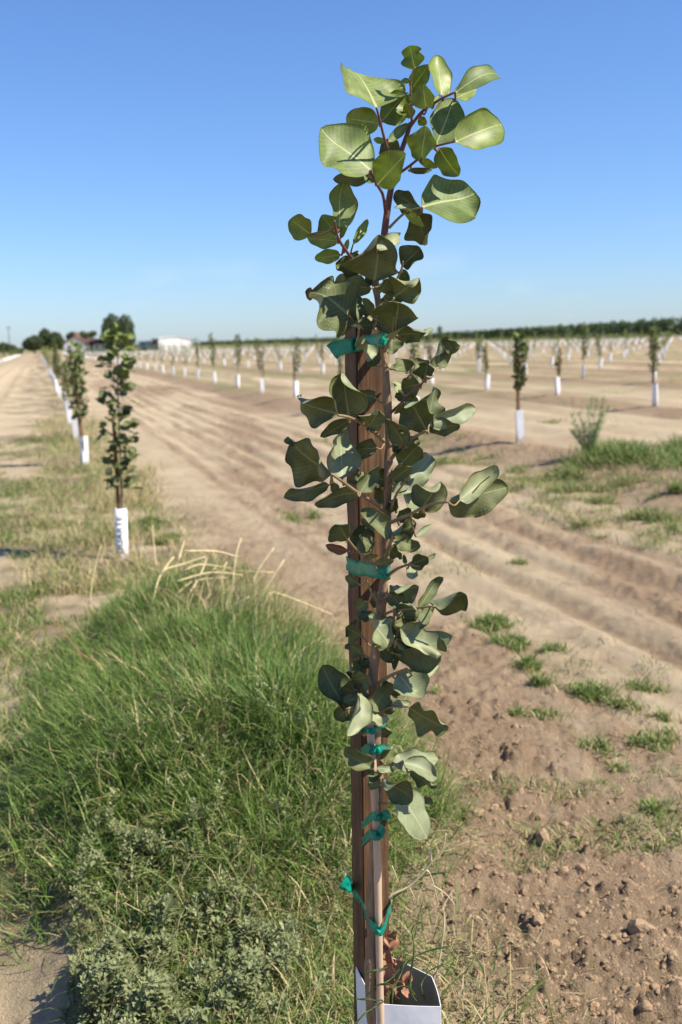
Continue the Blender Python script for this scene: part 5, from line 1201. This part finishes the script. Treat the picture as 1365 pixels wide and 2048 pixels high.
def tree_line():
    pts = [(1640, 300, 5.9), (1365, 330, 5.9), (1160, 430, 5.7), (960, 600, 5.4), (680, 850, 4.6), (390, 1100, 4.4), (240, 1150, 3.0), (-250, 1200, 3.0)]
    r_ = np.random.default_rng(8); C_, Rd = [], []
    for (x0, d0, h0), (x1, d1, h1) in zip(pts[:-1], pts[1:]):
        a = atY(x0, 690, d0); b = atY(x1, 690, d1); L = math.hypot(b.x-a.x, b.y-a.y); n = int(L/3.2)
        for k in range(n):
            t = k/n; h = (h0+(h1-h0)*t)*(.94+.10*r_.random()); x = a.x+(b.x-a.x)*t; y = a.y+(b.y-a.y)*t
            z = .25 if x0 > 300 else 0
            C_.append((x+r_.normal(0, .5), y+r_.normal(0, 1.5), z+h*.52)); Rd.append((2.3, 2.6, h*.5))
    V, Q, C = leaf_cloud(r_, C_, Rd, 42000, .6, (.058, .088, .033), (.115, .155, .056))
    o = mesh_obj('tree_line', np_mesh('tree_line', V, Q, None, M['far_leaf'], C, smooth=False)); tag(o, 'long dark line of mature orchard along the horizon', 'tree line', kind='stuff')
tree_line()

M['wall_white'] = simple('painted_wall', (.74, .72, .70), .8, .06, .8, .05, .2)
M['roof'] = simple('roof_shingle', (.105, .062, .05), .85, .25, 3, .3, .15)
M['chimney'] = simple('chimney_brick', (.40, .24, .18), .9, .2, 5, .3, .1)
M['metal'] = simple('pale_metal', (.82, .80, .76), .6, .08, .6, .05, .4)
M['dark'] = simple('dark_timber', (.06, .05, .045), .9, .2, 3, .1, .1)
M['blue'] = simple('blue_paint', (.03, .065, .15), .5, .15, 2, .05, .4)
M['pane'] = simple('window_glass', (.05, .06, .07), .15, .1, 1, 0, .5)
def house():
    d = 300; b = atY(150, 705, d); e = empty('house', (b.x, b.y, zg1(b.x, b.y, False))); e.rotation_euler.z = R(3)
    tag(e, 'white gabled farmhouse with brown roof and brick chimney', 'house')
    Wd, Ln, H, RH = 5.6, 9.0, 2.5, 1.7
    mb = MB()
    vs = [(-Wd/2, 0, 0), (Wd/2, 0, 0), (Wd/2, 0, H), (0, 0, H+RH), (-Wd/2, 0, H), (-Wd/2, Ln, 0), (Wd/2, Ln, 0), (Wd/2, Ln, H), (0, Ln, H+RH), (-Wd/2, Ln, H)]
    mb.add(vs, [(0, 1, 2, 3, 4), (9, 8, 7, 6, 5), (1, 6, 7, 2), (5, 0, 4, 9)]); mb.build('wall', M['wall_white'], e)
    mb = MB(); o_ = .45; sl = RH/(Wd/2)
    for s in (-1, 1):
        p = [(0, -o_, H+RH+.02), (s*(Wd/2+o_), -o_, H-sl*o_+.02), (s*(Wd/2+o_), Ln+o_, H-sl*o_+.02), (0, Ln+o_, H+RH+.02)]
        mb.add(p+[(x, y, z+.16) for x, y, z in p], [(0, 1, 2, 3), (7, 6, 5, 4), (0, 4, 5, 1), (1, 5, 6, 2), (2, 6, 7, 3), (3, 7, 4, 0)])
    rf = mb.build('roof', M['roof'], e)
    mb = MB(); mb.box((.5, 2.2, H+RH+.35), (1.1, 1.1, 1.4)); mb.box((.5, 2.2, H+RH+1.1), (1.25, 1.25, .14)); mb.build('chimney', M['chimney'], rf)
    for x, z in ((-1.3, 1.5), (1.3, 1.5)):
        f = MB(); f.box((x, -.03, z), (1.1, .08, 1.1)); fo = f.build('window', M['wall_white'], e)
        g_ = MB(); g_.box((x, -.075, z), (.9, .03, .9)); g_.build('pane', M['pane'], fo)
    for x in (3.1, 4.9):
        f = MB(); f.box((Wd/2+x, 1.37, 1.3), (1.1, .08, 1.0)); fo = f.build('window', M['wall_white'], e)
        g_ = MB(); g_.box((Wd/2+x, 1.325, 1.3), (.9, .03, .8)); g_.build('pane', M['pane'], fo)
    # wing to the right, its roof slope towards the road
    q = MB(); q.box((Wd/2+2.9, 3.2, 1.05), (5.8, 3.6, 2.1)); q.build('wing_wall', M['wall_white'], e)
    q = MB(); x0, x1 = Wd/2+.01, Wd/2+6.2
    p = [(x0, .9, 2.0), (x1, .9, 2.0), (x1, 3.4, 3.3), (x0, 3.4, 3.9), (x0, 5.6, 2.0), (x1, 5.6, 2.0)]
    q.add(p, [(0, 1, 2, 3), (3, 2, 5, 4), (0, 4, 5, 1), (1, 5, 2), (0, 3, 4)]); q.build('wing_roof', M['roof'], e)
    f = MB(); f.box((Wd/2+1.6, 1.36, 1.0), (.95, .08, 2.0)); f.build('door', M['roof'], e)
house()
def shed():
    d = 300; b = atY(351, 700, d); e = empty('shed', (b.x, b.y, zg1(b.x, b.y, False))); e.rotation_euler.z = R(24)
    tag(e, 'long white metal shed with an open dark lean-to', 'shed')
    Wd, Dp, H = 9.0, 7, 3.1
    mb = MB(); vs = [(-Wd/2, 0, 0), (Wd/2, 0, 0), (Wd/2, 0, H-.35), (Wd*.08, 0, H+.35), (-Wd/2, 0, H+.05)]; n = 5
    vs += [(x, Dp, z) for x, y, z in vs]
    mb.add(vs, [(0, 1, 2, 3, 4), (9, 8, 7, 6, 5), (1, 6, 7, 2), (5, 0, 4, 9)]); mb.build('wall', M['metal'], e)
    mb = MB()
    for (x0, z0), (x1, z1) in (((-Wd/2-.2, H+.04), (Wd*.08, H+.4)), ((Wd*.08, H+.4), (Wd/2+.3, H-.36))):
        p = [(x0, -.25, z0), (x1, -.25, z1), (x1, Dp+.25, z1), (x0, Dp+.25, z0)]
        mb.add(p+[(x, y, z+.1) for x, y, z in p], [(3, 2, 1, 0), (4, 5, 6, 7), (0, 1, 5, 4), (1, 2, 6, 5), (2, 3, 7, 6), (3, 0, 4, 7)])
    rf = mb.build('roof', M['metal'], e)
    for x in np.arange(-4.2, 4.3, .6):
        q = MB(); q.box((x, -.025, 1.35), (.05, .05, 2.7)); q.build('wall_rib', M['metal'], e)
    lt = MB(); lt.box((-Wd/2-1.9, Dp*.5, 2.55), (3.9, Dp*.9, .14), Matrix.Rotation(R(-5), 3, 'Y')); lt.build('lean_to_roof', M['dark'], e)
    for x in (-3.6, -2.0):
        q = MB(); q.box((-Wd/2+x, .6, 1.2), (.16, .16, 2.4)); q.build('post', M['dark'], e)
    q = MB(); q.box((-Wd/2-1.9, Dp*.88, 1.2), (3.6, .12, 2.3)); q.build('back_wall', M['dark'], e)
    q = MB(); q.box((Wd/2+1.4, Dp*.5, 2.6), (2.6, Dp*.8, .12), Matrix.Rotation(R(4), 3, 'Y')); q.build('side_roof', M['dark'], e)
    for y in (1.0, 6.0):
        q = MB(); q.box((Wd/2+2.5, y, 1.25), (.14, .14, 2.5)); q.build('post', M['metal'], e)
shed()
def trailer():
    b = atY(291, 700, 297); e = empty('farm_trailer', (b.x, b.y, zg1(b.x, b.y, False))); tag(e, 'dark blue trailer parked beside the lean-to of the white shed', 'trailer')
    q = MB(); q.box((0, 0, 1.35), (3.0, 1.8, 1.7)); q.build('body', M['blue'], e, bevel=.12)
    for x in (-.8, .8):
        for y in (-.85, .85):
            q = MB(); q.tube([(x, y-.1, .42), (x, y+.1, .42)], .42, 14); q.build('wheel', M['dark'], e, True)
    q = MB(); q.tube([(-1.5, 0, .55), (-2.5, 0, .5)], .06, 6); q.build('drawbar', M['dark'], e)
trailer()
def pole():
    b = atY(21, 708, 320); e = empty('utility_pole', (b.x, b.y, zg1(b.x, b.y, False))); tag(e, 'slim utility pole above the far left shrubs', 'utility pole')
    q = MB(); q.tube([(0, 0, -.3), (0, 0, 8.2)], [.15, .1], 8); q.build('post', M['far_bark'], e, True)
    q = MB(); q.box((0, 0, 7.6), (1.9, .12, .14)); ar = q.build('crossarm', M['far_bark'], e)
    for x in (-.8, 0, .8):
        q = MB(); q.tube([(x, 0, 7.66), (x, 0, 7.9)], [.05, .03], 6); q.build('insulator', M['metal'], ar)
pole()
